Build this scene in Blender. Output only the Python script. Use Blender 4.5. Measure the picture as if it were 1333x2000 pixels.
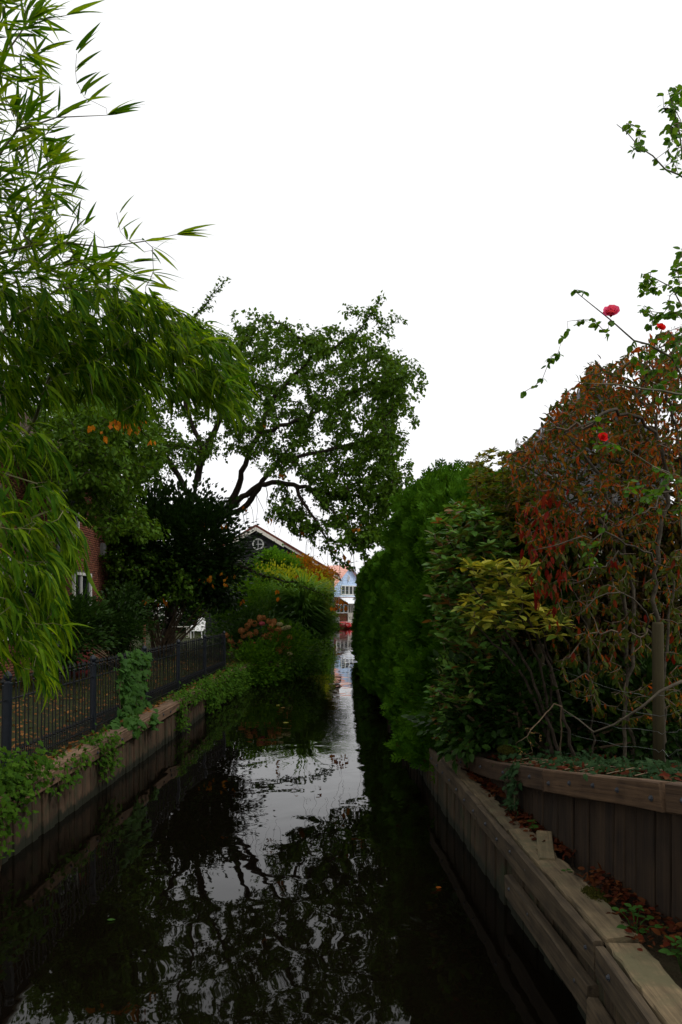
import bpy, bmesh, math, random
import numpy as np
from mathutils import Vector, Matrix
R = math.radians
random.seed(7)
rng = np.random.default_rng(7)
scene = bpy.context.scene
for o in list(bpy.data.objects): bpy.data.objects.remove(o)

# ------------------------------------------------------------------ camera, sky, sun, exposure
F, VPX, VPY, H = 1550.0, 690.0, 1185.0, 2.45      # focal length and vanishing point of the canal, eye height above the water
cam_d = bpy.data.cameras.new('camera'); cam = bpy.data.objects.new('camera', cam_d)
scene.collection.objects.link(cam); scene.camera = cam
cam_d.sensor_fit = 'VERTICAL'; cam_d.sensor_height = 36.0; cam_d.sensor_width = 24.0
cam_d.lens = F / 2000 * 36.0
cam_d.shift_x = -(VPX - 666.5) / 2000; cam_d.shift_y = (VPY - 1000) / 2000
cam_d.clip_start = 0.05; cam_d.clip_end = 3000
cam.location = (0, 0, H); cam.rotation_euler = (R(90), 0, 0)

SUN_EL, SUN_AZ = 52.0, 105.0      # azimuth from +Y towards +X: the sun stands to our right behind thin cloud
world = bpy.data.worlds.new('World'); scene.world = world; world.use_nodes = True
wn, wl = world.node_tree.nodes, world.node_tree.links
wn.clear()
sky = wn.new('ShaderNodeTexSky'); sky.sky_type = 'NISHITA'; sky.sun_disc = False
sky.sun_elevation = R(SUN_EL); sky.sun_rotation = R(SUN_AZ)
sky.dust_density = 6.0; sky.air_density = 1.0; sky.ozone_density = 1.0
hs = wn.new('ShaderNodeHueSaturation'); hs.inputs['Saturation'].default_value = 0.12
wl.new(sky.outputs[0], hs.inputs['Color'])
# an even cloud deck in front of the clear sky, with soft grey variation
tcw = wn.new('ShaderNodeTexCoord')
mpw = wn.new('ShaderNodeMapping'); mpw.inputs['Scale'].default_value = (1.2, 1.2, 4.0)
nzw = wn.new('ShaderNodeTexNoise'); nzw.inputs['Scale'].default_value = 2.2; nzw.inputs['Detail'].default_value = 6
wl.new(tcw.outputs['Generated'], mpw.inputs[0]); wl.new(mpw.outputs[0], nzw.inputs['Vector'])
crw = wn.new('ShaderNodeValToRGB')
crw.color_ramp.elements[0].position = 0.36; crw.color_ramp.elements[0].color = (11.8, 11.85, 12.1, 1)
crw.color_ramp.elements[1].position = 0.66; crw.color_ramp.elements[1].color = (12.8, 12.9, 13.1, 1)
wl.new(nzw.outputs[0], crw.inputs[0])
mxw = wn.new('ShaderNodeMixRGB'); mxw.inputs[0].default_value = 0.85
wl.new(hs.outputs[0], mxw.inputs[1]); wl.new(crw.outputs[0], mxw.inputs[2])
bgw = wn.new('ShaderNodeBackground'); bgw.inputs['Strength'].default_value = 0.10
wl.new(mxw.outputs[0], bgw.inputs[0])
wo = wn.new('ShaderNodeOutputWorld'); wl.new(bgw.outputs[0], wo.inputs[0])

sun_d = bpy.data.lights.new('sun', 'SUN'); sun_d.energy = 1.5; sun_d.angle = R(12); sun_d.color = (1.0, 0.96, 0.9)
sun = bpy.data.objects.new('sun', sun_d); scene.collection.objects.link(sun)
sd = Vector((math.sin(R(SUN_AZ)) * math.cos(R(SUN_EL)), math.cos(R(SUN_AZ)) * math.cos(R(SUN_EL)), math.sin(R(SUN_EL))))
sun.rotation_euler = sd.to_track_quat('Z', 'Y').to_euler(); sun.location = (0, 0, 40)

vs = scene.view_settings
vs.view_transform = 'Standard'; vs.look = 'None'; vs.exposure = 0.0; vs.gamma = 1.0; vs.use_curve_mapping = False
scene.cycles.max_bounces = 6; scene.cycles.diffuse_bounces = 2; scene.cycles.glossy_bounces = 3
scene.cycles.transmission_bounces = 4; scene.cycles.transparent_max_bounces = 4

# ------------------------------------------------------------------ helpers
C = scene.collection
def P(u, v, Y):
    """a point seen at photograph pixel (u, v) standing Y metres down the canal"""
    return Vector(((u - VPX) / F * Y, Y, H + (VPY - v) / F * Y))
def tag(o, label=None, cat=None, group=None, kind=None):
    if label: o['label'] = label
    if cat: o['category'] = cat
    if group: o['group'] = group
    if kind: o['kind'] = kind
    return o
def empty(name, loc, label, cat, group=None):
    o = bpy.data.objects.new(name, None); C.objects.link(o); o.location = loc; o.empty_display_size = 0.2
    return tag(o, label, cat, group)
def link(name, me, mat=None, parent=None, kind=None):
    o = bpy.data.objects.new(name, me); C.objects.link(o)
    if mat is not None and not me.materials: me.materials.append(mat)
    if parent is not None: o.parent = parent
    if kind: o['kind'] = kind
    return o
def off(parent):
    """world position of a part's parent chain (only translated parents are used)"""
    v = Vector((0, 0, 0))
    while parent is not None: v = v + parent.location; parent = parent.parent
    return v
class MB:
    """collects shapes in world coordinates and links them as one mesh"""
    def __init__(s): s.v = []; s.f = []
    def add(s, vs, fs):
        b = len(s.v); s.v += [tuple(p) for p in vs]; s.f += [tuple(b + i for i in f) for f in fs]
    def box(s, c, size, rot=None, taper=1.0):
        x, y, z = [a / 2 for a in size]
        pts = [Vector((sx * x * (taper if sz > 0 else 1), sy * y * (taper if sz > 0 else 1), sz * z)) for sz in (-1, 1) for sy in (-1, 1) for sx in (-1, 1)]
        if rot is not None: pts = [rot @ p for p in pts]
        c = Vector(c)
        s.add([c + p for p in pts], [(0, 2, 3, 1), (4, 5, 7, 6), (0, 1, 5, 4), (2, 6, 7, 3), (0, 4, 6, 2), (1, 3, 7, 5)])
    def prism(s, poly, d):
        """extrude a polygon (world points) by vector d"""
        n = len(poly); poly = [Vector(p) for p in poly]; d = Vector(d)
        s.add(poly + [p + d for p in poly], [tuple(range(n))[::-1], tuple(range(n, 2 * n))] + [(i, (i + 1) % n, n + (i + 1) % n, n + i) for i in range(n)])
    def tube(s, pts, rad, n=6):
        pts = [Vector(p) for p in pts]
        if not hasattr(rad, '__len__'): rad = [rad] * len(pts)
        vs, fs = [], []
        for i, p in enumerate(pts):
            d = (pts[min(i + 1, len(pts) - 1)] - pts[max(i - 1, 0)]).normalized()
            a = d.orthogonal().normalized() if abs(d.z) > .95 else d.cross(Vector((0, 0, 1))).normalized()
            b = d.cross(a)
            vs += [p + (a * math.cos(t) + b * math.sin(t)) * rad[i] for t in [2 * math.pi * k / n for k in range(n)]]
        for i in range(len(pts) - 1):
            fs += [(i * n + k, i * n + (k + 1) % n, (i + 1) * n + (k + 1) % n, (i + 1) * n + k) for k in range(n)]
        fs += [tuple(range(n))[::-1], tuple(range((len(pts) - 1) * n, len(pts) * n))]
        s.add(vs, fs)
    def lathe(s, c, prof, n=10):
        c = Vector(c); vs, fs = [], []
        for r, z in prof: vs += [c + Vector((r * math.cos(2 * math.pi * k / n), r * math.sin(2 * math.pi * k / n), z)) for k in range(n)]
        for i in range(len(prof) - 1): fs += [(i * n + k, i * n + (k + 1) % n, (i + 1) * n + (k + 1) % n, (i + 1) * n + k) for k in range(n)]
        fs += [tuple(range(n))[::-1], tuple(range((len(prof) - 1) * n, len(prof) * n))]
        s.add(vs, fs)
    def mesh(s, name, origin=Vector((0, 0, 0)), smooth=False):
        me = bpy.data.meshes.new(name); o = Vector(origin)
        me.from_pydata([tuple(Vector(p) - o) for p in s.v], [], s.f); me.update()
        if smooth: me.shade_smooth()
        return me
    def build(s, name, mat, parent=None, kind=None, smooth=False):
        return link(name, s.mesh(name, off(parent), smooth), mat, parent, kind)
    def build_at(s, name, mat, origin, parent=None, smooth=False):
        """own origin in the middle of the piece"""
        o = link(name, s.mesh(name, origin, smooth), mat, parent); o.location = Vector(origin) - off(parent); return o

# ---------- materials
def newmat(name):
    m = bpy.data.materials.new(name); m.use_nodes = True
    n, l = m.node_tree.nodes, m.node_tree.links
    b = n['Principled BSDF']; return m, n, l, b
def ramp(n, cols, interp='LINEAR'):
    r = n.new('ShaderNodeValToRGB'); e = r.color_ramp.elements; r.color_ramp.interpolation = interp
    while len(e) < len(cols): e.new(0.5)
    for i, c in enumerate(cols):
        if len(c) == 4: e[i].position = c[3]
        else: e[i].position = i / max(1, len(cols) - 1)
        e[i].color = (c[0], c[1], c[2], 1)
    return r
def leaf_mat(name, cols, trans=0.35, rough=0.5, spec=0.3, tcol=1.5):
    spec *= .28; rough += .12; cols = [(c[0] * .80, c[1] * .80, c[2] * .62) for c in cols]
    m, n, l, b = newmat(name)
    at = n.new('ShaderNodeAttribute'); at.attribute_name = 'rnd'
    oi = n.new('ShaderNodeObjectInfo')
    ad = n.new('ShaderNodeMath'); ad.operation = 'ADD'; l.new(at.outputs['Fac'], ad.inputs[0]); l.new(oi.outputs['Random'], ad.inputs[1])
    fr = n.new('ShaderNodeMath'); fr.operation = 'FRACT'; l.new(ad.outputs[0], fr.inputs[0])
    r = ramp(n, cols); l.new(fr.outputs[0], r.inputs[0])
    # fine mottling so that a leaf is not one flat colour
    tc = n.new('ShaderNodeTexCoord'); nz = n.new('ShaderNodeTexNoise'); nz.inputs['Scale'].default_value = 30; nz.inputs['Detail'].default_value = 3
    l.new(tc.outputs['Object'], nz.inputs['Vector'])
    mr = n.new('ShaderNodeMapRange'); mr.inputs[1].default_value = .3; mr.inputs[2].default_value = .7; mr.inputs[3].default_value = .75; mr.inputs[4].default_value = 1.2
    l.new(nz.outputs[0], mr.inputs[0])
    mx = n.new('ShaderNodeVectorMath'); mx.operation = 'SCALE'; l.new(r.outputs[0], mx.inputs[0]); l.new(mr.outputs[0], mx.inputs['Scale'])
    l.new(mx.outputs[0], b.inputs['Base Color']); b.inputs['Roughness'].default_value = rough; b.inputs['Specular IOR Level'].default_value = spec
    if trans > 0:
        tr = n.new('ShaderNodeBsdfTranslucent'); sc = n.new('ShaderNodeVectorMath'); sc.operation = 'MULTIPLY'
        l.new(mx.outputs[0], sc.inputs[0]); sc.inputs[1].default_value = (tcol * 1.15, tcol, tcol * .45)
        l.new(sc.outputs[0], tr.inputs[0])
        mix = n.new('ShaderNodeMixShader'); mix.inputs[0].default_value = trans
        l.new(b.outputs[0], mix.inputs[1]); l.new(tr.outputs[0], mix.inputs[2]); l.new(mix.outputs[0], n['Material Output'].inputs[0])
    return m
def wood_mat(name, c1, c2, axis=2, scale=6.0, rough=0.8, bump=0.5, moss=None, tide=None):
    m, n, l, b = newmat(name)
    tc = n.new('ShaderNodeTexCoord'); oi = n.new('ShaderNodeObjectInfo')
    sh = n.new('ShaderNodeVectorMath'); sh.operation = 'SCALE'; sh.inputs[0].default_value = (13.1, 7.7, 5.3); l.new(oi.outputs['Random'], sh.inputs['Scale'])
    ad = n.new('ShaderNodeVectorMath'); ad.operation = 'ADD'; l.new(tc.outputs['Object'], ad.inputs[0]); l.new(sh.outputs[0], ad.inputs[1])
    mp = n.new('ShaderNodeMapping'); s = [scale * 6] * 3; s[axis] = scale * .25; mp.inputs['Scale'].default_value = s
    l.new(ad.outputs[0], mp.inputs[0])
    nz = n.new('ShaderNodeTexNoise'); nz.inputs['Scale'].default_value = 1.0; nz.inputs['Detail'].default_value = 6; nz.inputs['Roughness'].default_value = .65
    l.new(mp.outputs[0], nz.inputs['Vector'])
    n2 = n.new('ShaderNodeTexNoise'); n2.inputs['Scale'].default_value = 5.0; n2.inputs['Detail'].default_value = 4; l.new(ad.outputs[0], n2.inputs['Vector'])
    mm = n.new('ShaderNodeMath'); mm.operation = 'MULTIPLY_ADD'; mm.inputs[1].default_value = .65; l.new(nz.outputs[0], mm.inputs[0])
    m2 = n.new('ShaderNodeMath'); m2.operation = 'MULTIPLY'; m2.inputs[1].default_value = .35; l.new(n2.outputs[0], m2.inputs[0]); l.new(m2.outputs[0], mm.inputs[2])
    r = ramp(n, [(*c1, .34), (*c2, .66)]); l.new(mm.outputs[0], r.inputs[0])
    mr = n.new('ShaderNodeMapRange'); mr.inputs[3].default_value = .62; mr.inputs[4].default_value = 1.25; l.new(oi.outputs['Random'], mr.inputs[0])
    mx = n.new('ShaderNodeVectorMath'); mx.operation = 'SCALE'; l.new(r.outputs[0], mx.inputs[0]); l.new(mr.outputs[0], mx.inputs['Scale'])
    col = mx.outputs[0]
    if moss:
        n3 = n.new('ShaderNodeTexNoise'); n3.inputs['Scale'].default_value = 3.2; n3.inputs['Detail'].default_value = 7; n3.inputs['Roughness'].default_value = .7; l.new(ad.outputs[0], n3.inputs['Vector'])
        r3 = ramp(n, [(0, 0, 0, .5), (1, 1, 1, .64)]); l.new(n3.outputs[0], r3.inputs[0])
        mm3 = n.new('ShaderNodeMixRGB'); l.new(r3.outputs[0], mm3.inputs[0]); l.new(col, mm3.inputs[1]); mm3.inputs[2].default_value = (*moss, 1); col = mm3.outputs[0]
    if tide:
        sx = n.new('ShaderNodeSeparateXYZ'); l.new(tc.outputs['Object'], sx.inputs[0])
        n4 = n.new('ShaderNodeTexNoise'); n4.inputs['Scale'].default_value = 9; n4.inputs['Detail'].default_value = 5; l.new(ad.outputs[0], n4.inputs['Vector'])
        m4 = n.new('ShaderNodeMath'); m4.operation = 'MULTIPLY_ADD'; m4.inputs[1].default_value = .22; l.new(n4.outputs[0], m4.inputs[0]); l.new(sx.outputs[2], m4.inputs[2])
        r4 = ramp(n, [(1, 1, 1, tide), (0, 0, 0, tide + .06)]); l.new(m4.outputs[0], r4.inputs[0])
        mm4 = n.new('ShaderNodeMixRGB'); l.new(r4.outputs[0], mm4.inputs[0]); l.new(col, mm4.inputs[1]); mm4.inputs[2].default_value = (.012, .013, .006, 1); col = mm4.outputs[0]
    l.new(col, b.inputs['Base Color']); b.inputs['Roughness'].default_value = rough; b.inputs['Specular IOR Level'].default_value = .25
    bp = n.new('ShaderNodeBump'); bp.inputs['Strength'].default_value = bump; bp.inputs['Distance'].default_value = .012
    l.new(mm.outputs[0], bp.inputs['Height']); l.new(bp.outputs[0], b.inputs['Normal'])
    return m
def plain_mat(name, c, rough=0.6, spec=0.3, var=0.25, scale=8.0, metal=0.0, bump=0.0):
    m, n, l, b = newmat(name)
    tc = n.new('ShaderNodeTexCoord'); nz = n.new('ShaderNodeTexNoise'); nz.inputs['Scale'].default_value = scale; nz.inputs['Detail'].default_value = 6
    l.new(tc.outputs['Object'], nz.inputs['Vector'])
    r = ramp(n, [(*[x * (1 - var) for x in c], .3), (*[min(1, x * (1 + var)) for x in c], .7)]); l.new(nz.outputs[0], r.inputs[0])
    l.new(r.outputs[0], b.inputs['Base Color']); b.inputs['Roughness'].default_value = rough; b.inputs['Specular IOR Level'].default_value = spec; b.inputs['Metallic'].default_value = metal
    if bump:
        bp = n.new('ShaderNodeBump'); bp.inputs['Strength'].default_value = bump; bp.inputs['Distance'].default_value = .02
        l.new(nz.outputs[0], bp.inputs['Height']); l.new(bp.outputs[0], b.inputs['Normal'])
    return m
def ground_mat(name, cols, scale=1.5):
    m, n, l, b = newmat(name)
    tc = n.new('ShaderNodeTexCoord'); nz = n.new('ShaderNodeTexNoise'); nz.inputs['Scale'].default_value = scale; nz.inputs['Detail'].default_value = 10; nz.inputs['Roughness'].default_value = .75
    l.new(tc.outputs['Object'], nz.inputs['Vector']); r = ramp(n, cols); l.new(nz.outputs[0], r.inputs[0])
    l.new(r.outputs[0], b.inputs['Base Color']); b.inputs['Roughness'].default_value = .95; b.inputs['Specular IOR Level'].default_value = .1
    n2 = n.new('ShaderNodeTexNoise'); n2.inputs['Scale'].default_value = 40; n2.inputs['Detail'].default_value = 5; l.new(tc.outputs['Object'], n2.inputs['Vector'])
    bp = n.new('ShaderNodeBump'); bp.inputs['Strength'].default_value = .8; bp.inputs['Distance'].default_value = .03; l.new(n2.outputs[0], bp.inputs['Height']); l.new(bp.outputs[0], b.inputs['Normal'])
    return m
M = {}
M['bamboo'] = leaf_mat('bamboo_leaf', [(0.0180, 0.0602, 0.0022), (0.0286, 0.0860, 0.0034), (0.0490, 0.1204, 0.0045), (0.0898, 0.1720, 0.0062), (0.1469, 0.2322, 0.0090), (0.0326, 0.0946, 0.0034)], .45, .5, .2, 2.2)
M['bamboo_stem'] = plain_mat('bamboo_stem', (.09, .085, .03), .5)
M['cherry'] = leaf_mat('cherry_leaf', [(0.0445, 0.1063, 0.0078), (0.0708, 0.1546, 0.0108), (0.1012, 0.1932, 0.0176), (0.0566, 0.1352, 0.0098)], .33, .42, .4, 1.4)
M['orange'] = leaf_mat('autumn_leaf', [(0.3750, 0.1200, 0.0120), (0.5250, 0.2040, 0.0200), (0.4500, 0.1440, 0.0150), (0.3125, 0.0720, 0.0120)], .45, .55, .2, 1.3)
M['bark'] = plain_mat('bark', (.035, .026, .018), .9, .15, .4, 14, 0, .6)
M['palebark'] = plain_mat('pale_bark', (.055, .045, .030), .85, .2, .45, 18, 0, .5)
M['twig'] = plain_mat('twig', (.11, .075, .045), .85, .2, .4, 10)
M['greytwig'] = plain_mat('grey_twig', (.095, .068, .045), .85, .2, .4, 10)
M['laurel'] = leaf_mat('laurel_leaf', [(.012, .034, .006), (.02, .052, .008), (.03, .07, .012), (.016, .042, .007)], .22, .35, .45, 1.3)
M['thuja'] = leaf_mat('thuja_spray', [(0.0287, 0.0942, 0.0040), (0.0446, 0.1256, 0.0054), (0.0639, 0.1571, 0.0061), (0.0352, 0.1068, 0.0043)], .2, .6, .2, 1.2)
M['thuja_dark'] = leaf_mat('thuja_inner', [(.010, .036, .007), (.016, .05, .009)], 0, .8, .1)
M['rusty_dry'] = leaf_mat('dead_spray', [(.07, .045, .02), (.10, .06, .025)], .1, .8, .1)
M['photinia'] = leaf_mat('photinia_leaf', [(0.0673, 0.1747, 0.0343), (0.1121, 0.2562, 0.0515), (0.1682, 0.3028, 0.0772), (0.0561, 0.1397, 0.0257), (0.2242, 0.0815, 0.0343)], .3, .35, .5, 1.4)
M['photinia_top'] = leaf_mat('photinia_top_leaf', [(.06, .10, .015), (.10, .13, .02), (.15, .15, .025), (.13, .07, .02)], .4, .4, .4, 1.5)
M['rhodo'] = leaf_mat('rhododendron_leaf', [(0.1940, 0.2802, 0.0432), (0.4269, 0.4485, 0.0720), (0.6598, 0.5980, 0.1008), (0.1359, 0.2243, 0.0360), (0.5434, 0.5045, 0.0864)], .3, .38, .4, 1.2)
M['redleaf'] = leaf_mat('withered_leaf', [(0.2098, 0.0593, 0.0113), (0.3623, 0.0679, 0.0145), (0.2861, 0.1187, 0.0177), (0.1715, 0.1018, 0.0161), (0.4197, 0.0474, 0.0145)], .38, .55, .25, 1.5)
M['redbright'] = leaf_mat('red_leaf', [(0.1440, 0.0096, 0.0080), (0.1800, 0.0160, 0.0096), (0.1560, 0.0400, 0.0160)], .4, .5, .25, 1.4)
M['olive'] = leaf_mat('olive_leaf', [(0.0375, 0.0656, 0.0098), (0.0600, 0.0844, 0.0140), (0.0750, 0.0844, 0.0175), (0.0450, 0.0750, 0.0105)], .35, .5, .25, 1.4)
M['thicket'] = leaf_mat('thicket_leaf', [(0.0240, 0.0263, 0.0070), (0.0400, 0.0338, 0.0098), (0.0560, 0.0300, 0.0112), (0.0200, 0.0338, 0.0070), (0.0720, 0.0263, 0.0105)], .3, .5, .2, 1.4)
M['rose'] = leaf_mat('rose_leaf', [(0.0390, 0.1105, 0.0120), (0.0585, 0.1560, 0.0160), (0.0910, 0.1820, 0.0200), (0.0455, 0.1300, 0.0160)], .42, .4, .4, 1.6)
M['petal'] = leaf_mat('rose_petal', [(.95, .09, .30), (1.0, .14, .40), (1.0, .11, .34)], .35, .5, .2, 1.0)
M['petal_red'] = leaf_mat('red_rose_petal', [(.9, .02, .03), (1.0, .03, .04)], .35, .5, .2, 1.0)
M['ivy'] = leaf_mat('ivy_leaf', [(0.0259, 0.0728, 0.0078), (0.0431, 0.1058, 0.0101), (0.0646, 0.1388, 0.0123), (0.0316, 0.0794, 0.0078)], .3, .55, .15, 1.5)
M['ivy_dark'] = leaf_mat('dark_ivy_leaf', [(.014, .036, .016), (.022, .05, .022), (.03, .06, .026)], .2, .55, .15, 1.3)
M['vine'] = leaf_mat('vine_leaf', [(.03, .09, .018), (.045, .12, .022), (.05, .13, .025)], .4, .45, .3, 1.4)
M['yellowgreen'] = leaf_mat('yellow_green_leaf', [(0.1620, 0.2340, 0.0120), (0.2592, 0.3120, 0.0180), (0.3402, 0.3432, 0.0220), (0.1296, 0.2028, 0.0120)], .4, .5, .25, 1.4)
M['brightgreen'] = leaf_mat('bright_green_leaf', [(0.0420, 0.1350, 0.0120), (0.0700, 0.1890, 0.0150), (0.0980, 0.2160, 0.0200)], .4, .5, .25, 1.5)
M['rusty'] = leaf_mat('rusty_leaf', [(0.2700, 0.1105, 0.0120), (0.3510, 0.1430, 0.0150), (0.2025, 0.1300, 0.0150), (0.4050, 0.1170, 0.0120)], .4, .5, .2, 1.4)
M['midgreen'] = leaf_mat('mid_green_leaf', [(0.0324, 0.1025, 0.0064), (0.0567, 0.1452, 0.0077), (0.0810, 0.1708, 0.0090)], .35, .5, .25, 1.4)
M['grassblade'] = leaf_mat('ornamental_grass', [(.08, .19, .04), (.12, .26, .06), (.16, .30, .09)], .4, .6, .25, 1.6)
M['hyd_leaf'] = leaf_mat('hydrangea_leaf', [(.025, .07, .012), (.04, .09, .016)], .3, .5, .3, 1.3)
M['hyd'] = leaf_mat('hydrangea_head', [(0.4140, 0.1740, 0.0756), (0.5400, 0.2436, 0.1008), (0.3600, 0.1392, 0.0756)], .25, .8, .1, 1.0)
M['hyd_pink'] = leaf_mat('pink_hydrangea_head', [(.50, .10, .16), (.45, .09, .13)], .25, .8, .1, 1.0)
M['hyd_cream'] = leaf_mat('cream_hydrangea_head', [(.48, .42, .28), (.40, .36, .22)], .25, .8, .1, 1.0)
M['litter'] = leaf_mat('leaf_litter', [(0.0704, 0.0115, 0.0049), (0.0440, 0.0115, 0.0058), (0.0880, 0.0269, 0.0083), (0.0308, 0.0097, 0.0049)], .1, .7, .2)
M['lawnlitter'] = leaf_mat('lawn_litter', [(.20, .08, .03), (.14, .055, .022), (.26, .12, .045), (.10, .04, .018)], .1, .7, .2)
M['lawn'] = leaf_mat('lawn_grass', [(.03, .055, .012), (.045, .075, .015), (.07, .07, .02)], .3, .6, .2)
M['moss'] = leaf_mat('moss', [(.03, .035, .008), (.045, .045, .01), (.06, .055, .015)], .1, .9, .1)
M['seed'] = leaf_mat('dry_seed_head', [(.30, .18, .07), (.22, .13, .05), (.38, .25, .11)], .2, .8, .1)
M['plank'] = wood_mat('weathered_plank', (0.0134, 0.0085, 0.0043), (0.0663, 0.0441, 0.0224), 2, 6, .85, .6, (.022, .026, .010), .73)
M['plank_dark'] = wood_mat('damp_plank', (0.0078, 0.0043, 0.0022), (0.0358, 0.0213, 0.0104), 2, 6, .85, .6)
M['plank_left'] = wood_mat('left_bank_plank', (0.0298, 0.0174, 0.0097), (0.1029, 0.0633, 0.0364), 2, 6, .85, .6, (.04, .04, .02), .73)
M['beam'] = wood_mat('grey_beam', (0.0221, 0.0153, 0.0081), (0.1075, 0.0770, 0.0426), 0, 6, .85, .9)
M['beam_top'] = wood_mat('pale_cap_board', (0.0343, 0.0245, 0.0127), (0.1733, 0.1259, 0.0674), 0, 6, .85, 1.0, (.08, .07, .035))
M['beam_brown'] = wood_mat('brown_beam', (0.0201, 0.0107, 0.0052), (0.0866, 0.0504, 0.0255), 0, 6, .8, .8)
M['beam_left'] = wood_mat('left_cap_beam', (0.0508, 0.0289, 0.0160), (0.1850, 0.1142, 0.0680), 0, 6, .85, .8)
M['stake'] = wood_mat('stake', (0.0242, 0.0197, 0.0070), (0.0484, 0.0377, 0.0139), 2, 6, .85, .7)
M['iron'] = plain_mat('painted_iron', (.005, .006, .007), .5, .25, .3, 20)
M['iron_post'] = plain_mat('blue_black_iron', (.006, .009, .014), .5, .3, .3, 20)
M['bolt'] = plain_mat('bolt_steel', (.06, .065, .075), .45, .5, .3, 30, .6)
M['wire'] = plain_mat('galvanised_wire', (.25, .27, .26), .5, .4, .2, 5, .5)

# ---------- leaf templates: x = side, y = along, z = normal, length 1
def t_diamond(w=.26, fold=.05, droop=.1):
    return (np.array([(0, 0, 0), (w, .42, fold), (0, .48, 0), (-w, .42, fold), (0, 1, -droop)], float), [(0, 1, 2), (1, 4, 2), (0, 2, 3), (2, 4, 3)])
def t_oval(w=.25, fold=.05, droop=.15, stalk=.08):
    ys = [stalk, .28, .55, .8]; ws = [.02, .85 * w, w, .62 * w]
    v = [(0, 0, 0)]
    for y, a in zip(ys, ws): z = -droop * y * y; v += [(-a, y, z + fold * a / w), (0, y, z), (a, y, z + fold * a / w)]
    v.append((0, 1, -droop))
    f = [(0, 3, 2), (0, 2, 1)]
    for i in range(3): b = 1 + 3 * i; f += [(b, b + 1, b + 4, b + 3), (b + 1, b + 2, b + 5, b + 4)]
    f += [(10, 11, 13), (11, 12, 13)]
    return (np.array(v, float), f)
def t_bamboo(w=.055, droop=.25, fold=.012):
    ys = [0, .06, .25, .5, .75, .92]; ws = [.006, .5 * w, w, .92 * w, .55 * w, .2 * w]
    v = []
    for y, a in zip(ys, ws): z = -droop * y ** 2.2; v += [(-a, y, z + fold * a / w), (0, y, z), (a, y, z + fold * a / w)]
    v.append((0, 1, -droop * 1.02)); n = len(ys); f = []
    for i in range(n - 1): b = 3 * i; f += [(b, b + 1, b + 4, b + 3), (b + 1, b + 2, b + 5, b + 4)]
    b = 3 * (n - 1); f += [(b, b + 1, b + 3), (b + 1, b + 2, b + 3)]
    return (np.array(v, float), f)
def t_lobed(droop=.12):
    rim = [(0, 0), (.30, -.08), (.26, .20), (.50, .34), (.24, .50), (.22, .70), (0, 1), (-.22, .70), (-.24, .50), (-.50, .34), (-.26, .20), (-.30, -.08)]
    v = [(0, .32, .04)] + [(x, y, -droop * (x * x * 2 + (y - .3) ** 2)) for x, y in rim]; n = len(rim)
    return (np.array(v, float), [(0, 1 + i, 1 + (i + 1) % n) for i in range(n)])
def t_spray(droop=.25):
    v, f = [], []
    def blade(x0, y0, x1, y1, w):
        dx, dy = x1 - x0, y1 - y0; L = math.hypot(dx, dy); nx, ny = -dy / L * w, dx / L * w; b = len(v)
        z = lambda x, y: -droop * (y * y + x * x)
        mx, my = x0 + dx * .55, y0 + dy * .55
        v.extend([(x0, y0, z(x0, y0)), (mx - nx, my - ny, z(mx, my)), (x1, y1, z(x1, y1)), (mx + nx, my + ny, z(mx, my))]); f.append((b, b + 1, b + 2, b + 3))
    blade(0, 0, 0, 1, .07)
    for y, l in ((.15, .42), (.38, .40), (.62, .30)):
        for s in (-1, 1): blade(0, y, s * l * .75, y + l * .8, .075)
    return (np.array(v, float), f)
def t_blade(w=.012, droop=.5):
    v, f = [], []
    for i, y in enumerate((0, .35, .7, 1.0)):
        a = w * (1, 1, .7, .08)[i]; z = -droop * y ** 2.5; v += [(-a, y, z), (a, y, z)]
    for i in range(3): f.append((2 * i, 2 * i + 1, 2 * i + 3, 2 * i + 2))
    return (np.array(v, float), f)

def frames(d, up):
    d = d / np.maximum(np.linalg.norm(d, axis=1, keepdims=True), 1e-6)
    x = np.cross(d, up); x /= np.maximum(np.linalg.norm(x, axis=1, keepdims=True), 1e-6)
    z = np.cross(x, d)
    return np.stack([x, d, z], axis=2)        # columns
def scatter_mesh(name, tmpl, loc, mats, size, rnd):
    tv, tf = tmpl; n, k = len(loc), len(tv)
    v = np.einsum('nij,kj->nki', mats * size[:, None, None], tv) + loc[:, None, :]
    counts = np.array([len(f) for f in tf]); flat = np.concatenate([np.array(f) for f in tf])
    me = bpy.data.meshes.new(name)
    me.vertices.add(n * k); me.vertices.foreach_set('co', v.astype(np.float32).ravel())
    me.loops.add(n * len(flat)); me.loops.foreach_set('vertex_index', (flat[None, :] + (np.arange(n) * k)[:, None]).astype(np.int32).ravel())
    tot = np.tile(counts, n); st = np.concatenate([[0], np.cumsum(tot)[:-1]])
    me.polygons.add(len(tot)); me.polygons.foreach_set('loop_start', st.astype(np.int32)); me.polygons.foreach_set('loop_total', tot.astype(np.int32))
    a = me.attributes.new('rnd', 'FLOAT', 'POINT'); a.data.foreach_set('value', np.repeat(rnd, k).astype(np.float32))
    me.update(calc_edges=True); return me
single_cache = {}
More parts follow.
